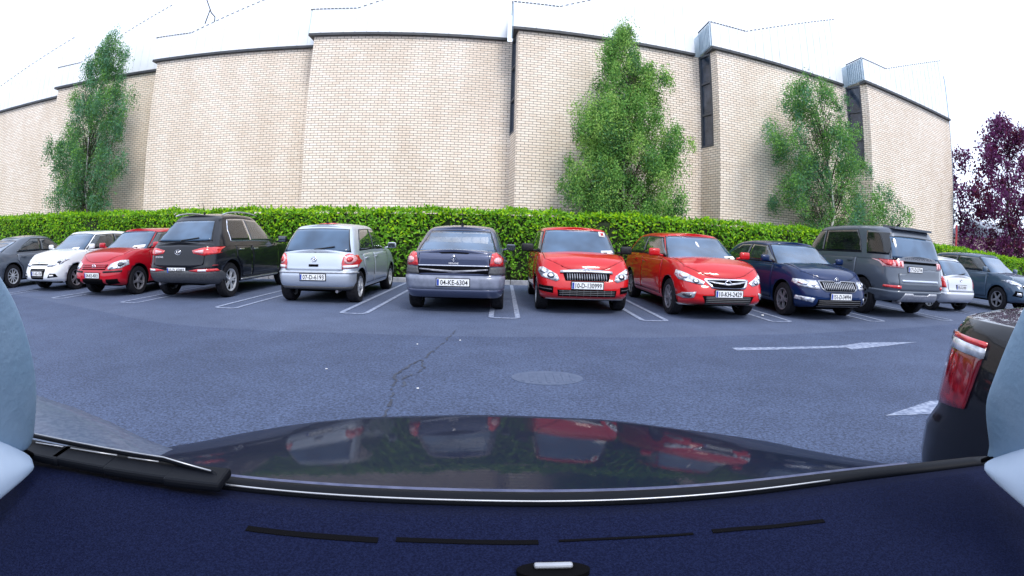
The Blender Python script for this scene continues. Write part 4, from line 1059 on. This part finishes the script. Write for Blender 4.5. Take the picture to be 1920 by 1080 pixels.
g_ = c.patch('lower_grille', [(-.62, .42), (.62, .42), (.66, .28), (.5, .25), (-.5, .25), (-.66, .28)], 'F', mt['gap'], off=.008); c.multi('grille_slats', slats(-.60, .60, .27, .41, 4, False, .007), 'F', mt['greyp'], g_, off=.013)
fg = c.sym('fog_lamp', [(.69, .44), (.93, .46), (.93, .39), (.73, .36)], 'F', mt['lamp'], off=.012)
c.plate('151-D-34994', 'F', .475, w=.54, h=.115); c.wiper('F'); c.underside(); c.done()

# ---- grey off-roader, tail to camera
c = Car('tall dark grey off-roader, tail out between the blue saloon and a small silver car', 9.10, 10.55, 'away', p_grey,
        dict(L=4.95, W=2.05, H=2.06, wb=2.95, fo=.88, r=.41, zn=1.05, zw=1.28, zb=1.32, hood=1.05, ws=.70, boot=.12, rs=.35, zc=.34, arch=.05, crown=.06,
             gw=[(0, .955), (.5, .89), (.85, .83), (.95, .80), (1, .75)]))
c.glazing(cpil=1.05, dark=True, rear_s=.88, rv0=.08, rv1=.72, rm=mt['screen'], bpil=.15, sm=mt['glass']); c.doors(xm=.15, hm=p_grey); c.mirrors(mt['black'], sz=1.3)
for d in 'lr':
    zz = lambda v, x: c.gz(v, x)
    xa, xb_ = float(c.bx(.2)) + .95, float(c.bx(.2)) + .14
    poly = [(xb_, zz(.14, xb_)), (xa - .12, zz(.14, xa)), (xa + .02, zz(.85, xa)), (xb_ + .02, zz(.85, xb_))]
    if False: pass
    c.patch('quarter_window', poly, d, mt['glassd'], bvh=c.gbvh, off=.008)
c.wheels('ten', mt['alloyd'])
tl = c.sym('tail_lamp', [(.60, 1.10), (1.0, 1.11), (1.0, 1.26), (.60, 1.245)], 'R', mt['redl'], off=.014)
for k_ in range(3): c.sym('lamp_ring', [(.66 + k_ * .1, 1.13), (.70 + k_ * .1, 1.13), (.70 + k_ * .1, 1.23), (.66 + k_ * .1, 1.23)], 'R', mt['red'], tl[0], off=.02)
for d in 'lr': c.patch('side_lens', [(c.xR + .05, 1.14), (c.xR + .30, 1.14), (c.xR + .62, 1.27), (c.xR + .05, 1.25)], d, mt['red'], off=.012); c.patch('side_lens_trim', [(c.xR + .05, 1.25), (c.xR + .66, 1.272), (c.xR + .66, 1.29), (c.xR + .05, 1.28)], d, mt['gap'], off=.014)
c.patch('lamp_bar', [(-.60, 1.20), (.60, 1.20), (.60, 1.25), (-.60, 1.25)], 'R', mt['gap'], off=.012)
c.panel('tailgate', [(-.74, .62), (-.74, 1.08), (-.3, 1.10), (.45, 1.0), (.74, .98), (.74, .62)], 'R')
c.patch('pressing', [(-.60, .80), (.66, .80), (.66, .85), (-.60, .85)], 'R', p_silver, off=.018)
c.patch('bumper', [(-.96, .44), (.96, .44), (.98, .62), (-.98, .62)], 'R', p_grey, off=.02)
c.patch('skid_plate', [(-.66, .40), (.66, .40), (.56, .58), (.3, .58), (.25, .54), (-.25, .54), (-.3, .58), (-.56, .58)], 'R', mt['silverp'], off=.032)
c.sym('rear_reflector', [(.70, .66), (.95, .68), (.95, .73), (.70, .73)], 'R', mt['red'], off=.022)
c.plate('171-D-2714', 'R', 1.08, y=.22, w=.50); c.lettering('DISCOVERY', 'R', 1.31, 0, .06, mt['alloyd'], 1.05)
bm = BM(); zt_ = float(c.rz(c.xr1)); 
prism(bm, [(c.xr1 + .25, -.70 * c.W, zt_ + .02), (c.xr1 - .12, -.66 * c.W, zt_ - .02), (c.xr1 - .12, .66 * c.W, zt_ - .02), (c.xr1 + .25, .70 * c.W, zt_ + .02)], (0, 0, .05)); finish('roof_spoiler', bm, p_grey, c.root)
bm = BM(); rod(bm, (c.xr1 + .5, 0, c.H - .02), (c.xr1 + .3, 0, c.H + .08), .03, 8, .008); finish('aerial', bm, mt['black'], c.root)
for d in 'lr': c.patch('sill_trim', [(-c.P['wb'] / 2 + .55, .40), (c.P['wb'] / 2 - .55, .40), (c.P['wb'] / 2 - .55, .47), (-c.P['wb'] / 2 + .55, .47)], d, mt['greyp'], off=.012)
c.exhaust(.6); c.done()

# ---- pale silver small hatchback behind the off-roader
c = Car('small pale silver rounded hatchback half hidden behind the grey off-roader', 12.3, 10.95, 'away', p_lsilver,
        dict(L=3.9, W=1.68, H=1.50, wb=2.5, fo=.78, r=.30, zn=.70, zw=.96, zb=.96, hood=.9, ws=.75, boot=.12, rs=.50, zc=.22))
c.glazing(cpil=.40, rear_s=.86, rv0=.12, rv1=.90); c.doors(four=False); c.mirrors(); c.wheels('cover')
c.panel('tailgate', [(-.74, .56), (-.76, .92), (0, .95), (.76, .92), (.74, .56)], 'R'); c.sym('tail_lamp', [(.82, .66), (.98, .66), (.98, .90), (.86, .94)], 'R', mt['red'], off=.012)
c.patch('bumper', [(-.95, .25), (.95, .25), (.97, .54), (-.97, .54)], 'R', p_lsilver, off=.02); c.plate('05-D-21043', 'R', .68, w=.50); c.emblem('ringdot', 'R', .86, sz=.04); c.wiper(); c.underside(); c.done()

# ---- storm grey SUV at right, nose to camera
c = Car('storm grey SUV facing out at the right end of the row', 15.9, 10.9, 'toward', p_gsuv,
        dict(L=4.8, W=1.92, H=1.74, wb=2.8, fo=.92, r=.37, zn=.88, zw=1.14, zb=1.14, hood=1.05, ws=.85, boot=.15, rs=.6, zc=.28))
c.glazing(cpil=.45, trim=mt['black']); c.doors(hm=mt['chrome']); c.mirrors(sz=1.2); c.wheels('five', mt['alloyd'])
hl_ = c.sym('headlamp', [(.52, .86), (.56, .78), (.90, .86), (.96, .95), (.90, .98)], 'F', mt['lamp'], off=.012); c.disc('lamp_bulb', .74, .87, .06, .04, 'F', mt['bulb'], hl_, off=.02)
g_ = c.patch('grille', [(-.50, .62), (.50, .62), (.52, .86), (-.52, .86)], 'F', mt['gap'], off=.008); c.multi('grille_slats', slats(-.48, .48, .64, .86, 3, False, .020), 'F', mt['chrome'], g_, off=.016); c.emblem('ovalh', 'F', .80, sz=.07)
c.sym('fog_lamp', [(.62, .66), (.86, .68), (.90, .52), (.66, .50)], 'F', mt['gap'], off=.010); c.sym('fog_lens', [(.68, .62), (.82, .63), (.84, .55), (.70, .54)], 'F', mt['lamp'], off=.016)
c.bonnet()
c.plate('12-KE-5210', 'F', .50, w=.53); c.wiper('F'); c.underside(); c.done()

# ---- crimson hatchback, nose to camera
c = Car('crimson hatchback facing out between the white hatchback and the black SUV', -9.15, 10.45, 'toward', p_red2,
        dict(L=4.2, W=1.76, H=1.55, wb=2.6, fo=.82, r=.325, zn=.76, zw=1.02, zb=1.02, hood=.98, ws=.75, boot=.12, rs=.40, zc=.22))
c.glazing(cpil=.35, trim=mt['black']); c.doors(hm=p_red2); c.mirrors(p_red2); c.wheels('five', mt['alloyd'])
hl_ = c.sym('headlamp', [(.56, .63), (.62, .60), (.88, .63), (.95, .70), (.93, .80), (.84, .80), (.60, .72)], 'F', mt['lamp'], off=.012); c.disc('lamp_bulb', .70, .67, .055, .042, 'F', mt['bulb'], hl_, off=.02); c.disc('lamp_core', .85, .71, .05, .042, 'F', mt['lampdk'], hl_, off=.02)
g_ = c.patch('grille', [(-.48, .60), (.48, .60), (.52, .71), (-.52, .71)], 'F', mt['gap'], off=.008); c.multi('grille_slats', slats(-.48, .48, .605, .705, 3, False, .010), 'F', p_red2, g_, off=.016); c.emblem('vw', 'F', .66, sz=.065)
c.bonnet()
c.sym('bumper_strip', [(.42, .535), (.90, .55), (.90, .585), (.42, .57)], 'F', mt['black'], off=.012)
c.patch('lower_grille', [(-.42, .28), (.42, .28), (.42, .40), (-.42, .40)], 'F', mt['gap'], off=.008); c.sym('fog_recess', [(.54, .28), (.84, .30), (.84, .41), (.54, .40)], 'F', mt['gap'], off=.008)
c.plate('04-KE-4003', 'F', .475, w=.52, y=0); c.wiper('F'); c.aerial(c.xr1 + .2, .1)
zt_ = c.gz(.13, float(c.fx(.13))); c.patch('dash_paper', [(.40, zt_), (.78, zt_ + .02), (.76, zt_ + .09), (.42, zt_ + .07)], 'F', mt['paper'], bvh=c.gbvh, off=.012)
c.underside(); c.done()

# ---- white hatchback, nose to camera
c = Car('white hatchback facing out with a black hexagonal grille', -11.95, 10.80, 'toward', p_white,
        dict(L=4.1, W=1.76, H=1.55, wb=2.6, fo=.84, r=.32, zn=.74, zw=1.00, zb=1.04, hood=.98, ws=.80, boot=.12, rs=.45, zc=.20))
c.glazing(cpil=.38, trim=mt['black']); c.doors(hm=p_white); c.mirrors(p_white); c.wheels('double', mt['alloyd'])
hl_ = c.sym('headlamp', [(.44, .66), (.50, .625), (.72, .64), (.90, .70), (.95, .80), (.90, .84), (.70, .74)], 'F', mt['lamp'], off=.012); c.disc('lamp_bulb', .70, .68, .05, .035, 'F', mt['bulb'], hl_, off=.02); c.disc('lamp_core', .84, .74, .045, .03, 'F', mt['lampdk'], hl_, off=.02)
c.patch('chrome_strip', [(-.46, .665), (.46, .665), (.46, .69), (0, .70), (-.46, .69)], 'F', mt['gap'], off=.010); c.emblem('ovalh', 'F', .70, sz=.05)
g_ = c.patch('grille', [(-.40, .58), (.40, .58), (.42, .54), (.34, .34), (.28, .32), (-.28, .32), (-.34, .34), (-.42, .54)], 'F', mt['gap'], off=.008); c.multi('grille_slats', slats(-.34, .34, .35, .56, 5, False, .007), 'F', mt['greyp'], g_, off=.013)
c.bonnet()
c.sym('fog_lamp', [(.56, .36), (.86, .38), (.82, .46), (.66, .47)], 'F', mt['gap'], off=.010); c.sym('fog_lens', [(.64, .395), (.78, .40), (.76, .435), (.66, .435)], 'F', mt['white'], off=.016)
c.patch('front_lip', [(-.84, .235), (.84, .235), (.86, .26), (-.86, .26)], 'F', mt['gap'], off=.010)
c.plate('151-KE-1178', 'F', .46, w=.50); c.wiper('F')
zt_ = c.gz(.13, float(c.fx(.13))); c.patch('dash_paper', [(.35, zt_), (.68, zt_ + .02), (.66, zt_ + .07), (.36, zt_ + .06)], 'F', mt['paper'], bvh=c.gbvh, off=.012)
c.underside(); c.done()

# ---- grey saloon at the left edge, tail to camera
c = Car('grey saloon, tail out, cut off by the left edge of the picture', -14.85, 10.50, 'away', p_grey,
        dict(L=4.6, W=1.80, H=1.50, wb=2.7, fo=.90, r=.335, zn=.70, zw=.98, zb=1.00, zd=1.03, hood=1.0, ws=.85, boot=.45, rs=1.0, zc=.20))
c.glazing(cpil=.60, rear_s=.84); c.doors(hm=p_grey); c.mirrors(); c.wheels('ten')
c.panel('boot_lid', [(-.70, .66), (-.66, 1.0), (0, 1.02), (.66, 1.0), (.70, .66)], 'R'); c.sym('tail_lamp', [(.55, .80), (.98, .82), (.98, .93), (.60, .90)], 'R', mt['red'], off=.014)
for d in 'lr': c.patch('side_lens', [(c.xR + .05, .82), (c.xR + .35, .90), (c.xR + .05, .95)], d, mt['red'], off=.012)
c.plate('141-D-1203', 'R', .58); c.exhaust(.6); c.done()

# ---- black neighbour just right of the bonnet, tail towards the lane
c = Car('black car close alongside on the right, its tail lamp red below white', 2.52, -.75, 'toward' if False else 'toward', p_black,
        dict(L=4.3, W=1.78, H=1.50, wb=2.6, fo=.82, r=.31, zn=.72, zw=.98, zb=1.02, zd=1.06, hood=.95, ws=.75, boot=.70, rs=.70, zc=.22, crown=.035, rdrop=.01,
             rprof=[(0, -.12), (.12, -.02), (.3, .03), (.45, .03), (.55, -.02), (.8, -.03), (.95, -.04), (1, -.07)]), group=None)
c.root.rotation_euler = (0, 0, -PI / 2)
c.glazing(cpil=.35, rear_s=.86); c.doors(); c.mirrors(); c.wheels('five')
c.done()

# neighbour's lamp and side detail (right flank towards the camera)
nb = c
mt['redd'] = noise_var(principled('deep_red_lens', (.2, .004, .012), .1, 0, .5, 1.0), (.14, .002, .008), (.26, .008, .016), 30)
nb.patch('tail_lamp', [(nb.xR + .03, .70), (nb.xR + .30, .74), (nb.xR + .34, .97), (nb.xR + .03, .97)], 'r', mt['redd'], off=.012)
nb.patch('lamp_band', [(nb.xR + .03, .935), (nb.xR + .34, .930), (nb.xR + .34, .965), (nb.xR + .03, .975)], 'r', mt['lamp'], off=.018)
nb.patch('lamp_band', [(nb.xR + .03, .975), (nb.xR + .34, .965), (nb.xR + .34, .985), (nb.xR + .03, .99)], 'r', mt['red'], off=.018)

# ================================================================ THE CAR THE CAMERA SITS IN
ego = empty('car', (0, 0, 0)); tag(ego, 'car the picture is taken from, with dark dashboard and black bonnet', 'car')
dashm = principled('dashboard_plastic', (.008, .013, .045), .85, 0, .06)
b_ = dashm.node_tree.nodes['Principled BSDF']; tc = N(dashm, 'ShaderNodeTexCoord'); nn_ = N(dashm, 'ShaderNodeTexNoise'); nn_.inputs['Scale'].default_value = 430; nn_.inputs['Detail'].default_value = 3
L(dashm, tc.outputs['Object'], nn_.inputs['Vector']); rr_ = N(dashm, 'ShaderNodeValToRGB'); rr_.color_ramp.elements[0].color = (.0028, .0045, .019, 1); rr_.color_ramp.elements[1].color = (.0072, .011, .038, 1); rr_.color_ramp.elements[0].position = .38; rr_.color_ramp.elements[1].position = .66
L(dashm, nn_.outputs['Fac'], rr_.inputs[0]); L(dashm, rr_.outputs[0], b_.inputs['Base Color'])
bp_ = N(dashm, 'ShaderNodeBump'); bp_.inputs['Strength'].default_value = .4; bp_.inputs['Distance'].default_value = .001; L(dashm, nn_.outputs['Fac'], bp_.inputs['Height']); L(dashm, bp_.outputs[0], b_.inputs['Normal'])
edge = pchip([(-.76, .385), (-.674, .429), (-.368, .482), (.018, .513), (.401, .505), (.762, .448), (.86, .40)])
bm = BM(); prev = None; xs_ = np.linspace(-.74, .80, 45); Z0 = .948
for t in np.linspace(0, 1, 18):
    row = []
    for x in xs_:
        ye = float(edge(x)) - .004; y = ye + (-.12 - ye) * t
        row.append(bm.verts.new((x * (1 - .05 * t), y, Z0 - .006 * math.exp(-((t) / .03) ** 2) + .010 * math.sin(PI * min(1, t * 1.6)) * math.exp(-((x - .0) / .5) ** 2) * 0 - .05 * max(0, t - .6))))
    if prev:
        for i in range(len(xs_) - 1): bm.faces.new((prev[i], prev[i + 1], row[i + 1], row[i]))
    prev = row
dash = finish('dashboard', bm, dashm, ego, True)
md = dash.modifiers.new('solid', 'SOLIDIFY'); md.thickness = .03; md.offset = -1
def slot(pts, wdt):
    bm = BM(); prevv = None
    strip(bm, pts, wdt, Z0 + .0012); r = bmesh.ops.extrude_face_region(bm, geom=bm.faces[:]); bmesh.ops.translate(bm, verts=[g for g in r['geom'] if isinstance(g, bmesh.types.BMVert)], vec=(0, 0, -.002))
    finish('vent_slot', bm, mt['gap'], dash)
slot([(-.262, .4015), (-.225, .405), (-.188, .409), (-.15, .413), (-.119, .4155)], .0095); slot([(-.101, .420), (-.06, .423), (-.01, .4245), (.043, .4255)], .0075)
slot([(.064, .4275), (.1, .4285), (.138, .428), (.209, .4245)], .0035); slot([(.232, .425), (.27, .422), (.299, .4175), (.34, .413), (.374, .4085)], .007)
bm = BM(); n_ = 28; vs = [(.053 + .034 * math.cos(2 * PI * i / n_), .372 + .013 * math.sin(2 * PI * i / n_), Z0 + .006) for i in range(n_)]; prism(bm, vs, (0, 0, -.008)); sn = finish('sensor_housing', bm, mt['gap'], dash)
bm = BM(); box(bm, (.053, .3745, Z0 + .009), (.036, .007, .005), bevel=.0022); finish('sensor', bm, mt['silverp'], sn)
# windscreen base: black rubber, pale glazing edge strip
sealm = principled('windscreen_rubber', (.003, .004, .007), .55, 0, .12, .0)
mt['edge'] = noise_var(principled('glass_edge', (.06, .07, .13), .5), (.04, .05, .11), (.08, .09, .16), 60)
def edgetube(name, dy, z, r, mat, x0=-.70, x1=.79, flat=1):
    bm = BM(); pts = [(x, float(edge(x)) + dy, z) for x in np.linspace(x0, x1, 40)]; pipe(bm, pts, r, 8)
    for v in bm.verts: v.co.z = z + (v.co.z - z) * flat
    finish(name, bm, mat, ego, True)
edgetube('windscreen_seal', .016, Z0 - .008, .014, sealm, flat=.6)
edgetube('trim_strip', .001, Z0 - .001, .0012, mt['silverp'], -.55, .45)
edgetube('glass_edge', .031, Z0 - .004, .0040, mt['edge'], -.36, .62, .5)
# bonnet
bonm = paint('bonnet_paint', (.003, .007, .022), .0, .05, .45)
b_ = bonm.node_tree.nodes['Principled BSDF']; b_.inputs['Coat Roughness'].default_value = .02; b_.inputs['Coat IOR'].default_value = 1.3; b_.inputs['Coat Weight'].default_value = .36; b_.inputs['Specular IOR Level'].default_value = .03
tcb = N(bonm, 'ShaderNodeTexCoord'); mpb = N(bonm, 'ShaderNodeMapping'); mpb.inputs['Scale'].default_value = (260, 9, 40); nb_ = N(bonm, 'ShaderNodeTexNoise'); nb_.inputs['Scale'].default_value = 1; nb_.inputs['Detail'].default_value = 3
L(bonm, tcb.outputs['Object'], mpb.inputs[0]); L(bonm, mpb.outputs[0], nb_.inputs['Vector']); bpb = N(bonm, 'ShaderNodeBump'); bpb.inputs['Strength'].default_value = .10; bpb.inputs['Distance'].default_value = .0005
L(bonm, nb_.outputs['Fac'], bpb.inputs['Height']); L(bonm, bpb.outputs[0], b_.inputs['Coat Normal'])
farf = pchip([(-.86, .50), (-.74, .66), (-.626, .775), (-.514, .895), (-.397, .985), (-.263, 1.045), (0, 1.088), (.205, 1.070), (.434, .975), (.592, .875), (.70, .76), (.82, .60)])
bm = BM(); prev = None; xs_ = np.linspace(-.84, .80, 61); rows = list(np.linspace(0, 1, 26))
for t in rows + [1.03, 1.08, 1.16, 1.3]:
    row = []
    for x in xs_:
        yn = float(edge(np.clip(x, -.74, .84))) + .045; yf = max(float(farf(x / 1.06)) * 1.065, yn + .12); tt = min(t, 1)
        y = yn + (yf - yn) * t; z = CAMH - .318 - .116 * tt + .004 * tt ** 2.0
        if t > 1: e = t - 1; z -= 3.2 * e ** 1.25; y = yf + e * .25
        z -= .05 * max(0, (abs(x) - .62) / .22) ** 2
        row.append(bm.verts.new((x, y, z)))
    if prev:
        for i in range(len(xs_) - 1): bm.faces.new((prev[i], prev[i + 1], row[i + 1], row[i]))
    prev = row
bon = finish('bonnet', bm, bonm, ego, True)
md = bon.modifiers.new('solid', 'SOLIDIFY'); md.thickness = .012; md.offset = -1
# pale windscreen reflection at the left, painted as a grey wing-shaped surface
wedgem = noise_var(principled('reflection_grey', (.06, .08, .13), .45, 0, .25, .1), (.04, .06, .11), (.08, .105, .16), 90, 3)
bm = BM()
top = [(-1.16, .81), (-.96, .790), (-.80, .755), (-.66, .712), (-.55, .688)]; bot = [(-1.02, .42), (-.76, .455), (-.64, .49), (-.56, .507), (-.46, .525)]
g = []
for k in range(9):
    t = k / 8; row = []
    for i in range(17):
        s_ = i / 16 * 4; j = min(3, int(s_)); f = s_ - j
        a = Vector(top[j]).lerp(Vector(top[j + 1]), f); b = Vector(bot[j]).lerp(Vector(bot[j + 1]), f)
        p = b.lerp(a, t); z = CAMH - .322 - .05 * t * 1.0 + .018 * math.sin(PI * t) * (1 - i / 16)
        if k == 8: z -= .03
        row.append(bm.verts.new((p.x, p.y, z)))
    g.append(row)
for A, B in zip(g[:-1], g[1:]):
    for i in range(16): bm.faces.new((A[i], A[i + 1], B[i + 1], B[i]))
wg = finish('reflection_wedge', bm, wedgem, ego, True); md = wg.modifiers.new('solid', 'SOLIDIFY'); md.thickness = .012; md.offset = -1
# cowl grille and wiper at the left
bm = BM(); pts = [(-.672, .412), (-.60, .432), (-.50, .448), (-.40, .462), (-.33, .470)]
for k in range(4): box(bm, ((pts[k][0] + pts[k + 1][0]) / 2, (pts[k][1] + pts[k + 1][1]) / 2, .962), (.105 if k < 3 else .08, .048, .012), Matrix.Rotation(.17, 3, 'Z'), bevel=.004)
cow = finish('cowl_panel', bm, sealm, ego)
bm = BM()
for k, (a, b) in enumerate([((-.655, .428), (-.60, .441)), ((-.585, .444), (-.50, .460)), ((-.48, .462), (-.43, .470))]): rod(bm, (*a, .970), (*b, .970), .0012, 6)
finish('cowl_highlight', bm, mt['silverp'], cow, True)  # bright glints along the cowl, set in as thin silver rods
bm = BM(); pipe(bm, [(-.70, .430, .976), (-.55, .456, .974), (-.42, .474, .973), (-.345, .475, .968), (-.325, .463, .960)], .0036, 8); wi = finish('wiper', bm, sealm, ego, True)
bm = BM(); pipe(bm, [(-.66, .433, .981), (-.55, .452, .979), (-.42, .470, .978), (-.345, .471, .972)], .0011, 6); finish('wiper_highlight', bm, mt['silverp'], wi, True)  # highlight along the wiper, modelled as a fine silver line
bm = BM(); vs = box(bm, (-.655, .375, .962), (.035, .03, .05), bevel=.012); finish('demister_nozzle', bm, mt['silverp'], ego, True)
# pillar trims
pilm = noise_var(principled('pillar_trim', (.24, .36, .48), .6), (.19, .31, .43), (.29, .41, .53), 7, 5, .15, 90)
def pillar(inner, outer, name='pillar_trim', mat=None, th=.02):
    bm = BM(); n_ = len(inner); K_ = 5; rows = []
    cen = Vector((0, 0, 1.15))
    for a, b in zip(inner, outer):
        a, b = Vector(a), Vector(b); row = []
        for k in range(K_ + 1):
            t = k / K_; p = a.lerp(b, t); o_ = Vector((p.x, p.y, 0)).normalized() * -.018 * math.sin(PI * t)
            row.append(bm.verts.new(p + o_))
        rows.append(row)
    for A, B in zip(rows[:-1], rows[1:]):
        for k in range(K_): bm.faces.new((A[k], A[k + 1], B[k + 1], B[k]))
    o = finish(name, bm, mat or pilm, ego, True); md = o.modifiers.new('solid', 'SOLIDIFY'); md.thickness = th; md.offset = 0
    md2 = o.modifiers.new('sub', 'SUBSURF'); md2.levels = 1; md2.render_levels = 2
    if name == 'lower_trim':
        bm = BM(); pipe(bm, [Vector(p) * 1 + Vector((0, .004, .004)) for p in inner], .0035, 6); finish('trim_joint', bm, mt['gap'], o)
    return o
trimw = noise_var(principled('pale_trim', (.5, .6, .75), .6), (.42, .53, .68), (.56, .66, .8), 6)
def on(px, py, r):
    """point at distance r from the driver's eye line, angles in degrees (azimuth, elevation)"""
    return None
def pol(az, el, r): a, e = math.radians(az), math.radians(el); return (r * math.sin(a) * math.cos(e), r * math.cos(a) * math.cos(e), CAMH + r * math.sin(e))
pillar([pol(-60.7,0.6,0.620), pol(-58.7,-2.6,0.650), pol(-56.7,-5.3,0.680), pol(-55.4,-9.6,0.710), pol(-55.1,-13.9,0.740), pol(-56.3,-17.5,0.770), pol(-57.5,-20.4,0.800)],
  [pol(-78.7,2.7,0.520), pol(-78.1,0.1,0.547), pol(-77.6,-2.6,0.573), pol(-77.4,-6.2,0.600), pol(-77.5,-9.8,0.627), pol(-78.1,-12.9,0.653), pol(-78.9,-15.9,0.680)])
pillar([pol(62.7,0.8,0.660), pol(60.5,-4.0,0.689), pol(59.1,-7.7,0.717), pol(58.3,-11.2,0.746), pol(57.9,-13.1,0.774), pol(59.1,-15.9,0.803), pol(59.9,-17.3,0.831), pol(59.5,-18.8,0.860)],
  [pol(81.4,4.5,0.560), pol(81.0,0.6,0.583), pol(80.9,-3.0,0.606), pol(80.9,-6.1,0.629), pol(80.9,-8.3,0.651), pol(81.3,-10.5,0.674), pol(81.3,-11.4,0.697), pol(80.1,-9.9,0.720)])
pillar([pol(-57.8,-21.0,0.800), pol(-61.4,-18.6,0.733), pol(-68.0,-15.1,0.667), pol(-76.2,-11.8,0.600)],
  [pol(-57.7,-21.4,0.780), pol(-63.1,-23.8,0.693), pol(-71.5,-26.4,0.607), pol(-82.0,-28.2,0.520)], 'lower_trim', trimw)
pillar([pol(59.7,-19.0,0.850), pol(64.1,-16.6,0.773), pol(70.7,-13.1,0.697), pol(78.7,-9.7,0.620)],
  [pol(60.0,-19.1,0.830), pol(66.0,-21.6,0.733), pol(74.6,-24.2,0.637), pol(85.0,-25.8,0.540)], 'lower_trim', trimw)

# small bits of litter on the asphalt
lit = [((5.02, 8.47), .03, 'white paper scrap on the bay line beside the blue saloon'),
       ((-.675, 3.90), .011, 'white speck of litter lying on the crack, the nearest to the bonnet'), ((-1.64, 4.34), .011, 'white speck of litter on bare asphalt left of the crack'),
       ((-.49, 5.92), .011, 'white speck of litter at the far top of the crack'), ((-.97, 5.62), .010, 'tiny white speck just left of the upper crack')]
for (x, y), s_, lb in lit:
    bm = BM(); box(bm, (0, 0, s_ * .45), (s_ * 1.6, s_, s_ * .7), Matrix.Rotation(.5, 3, 'Z'), bevel=s_ * .2)
    for v in bm.verts: v.co += Vector((rnd.uniform(-1, 1), rnd.uniform(-1, 1), 0)) * s_ * .2
    o = finish('litter', bm, mt['paper']); o.location = (x, y, .009); tag(o, lb, 'litter', 'white litter specks on the asphalt')
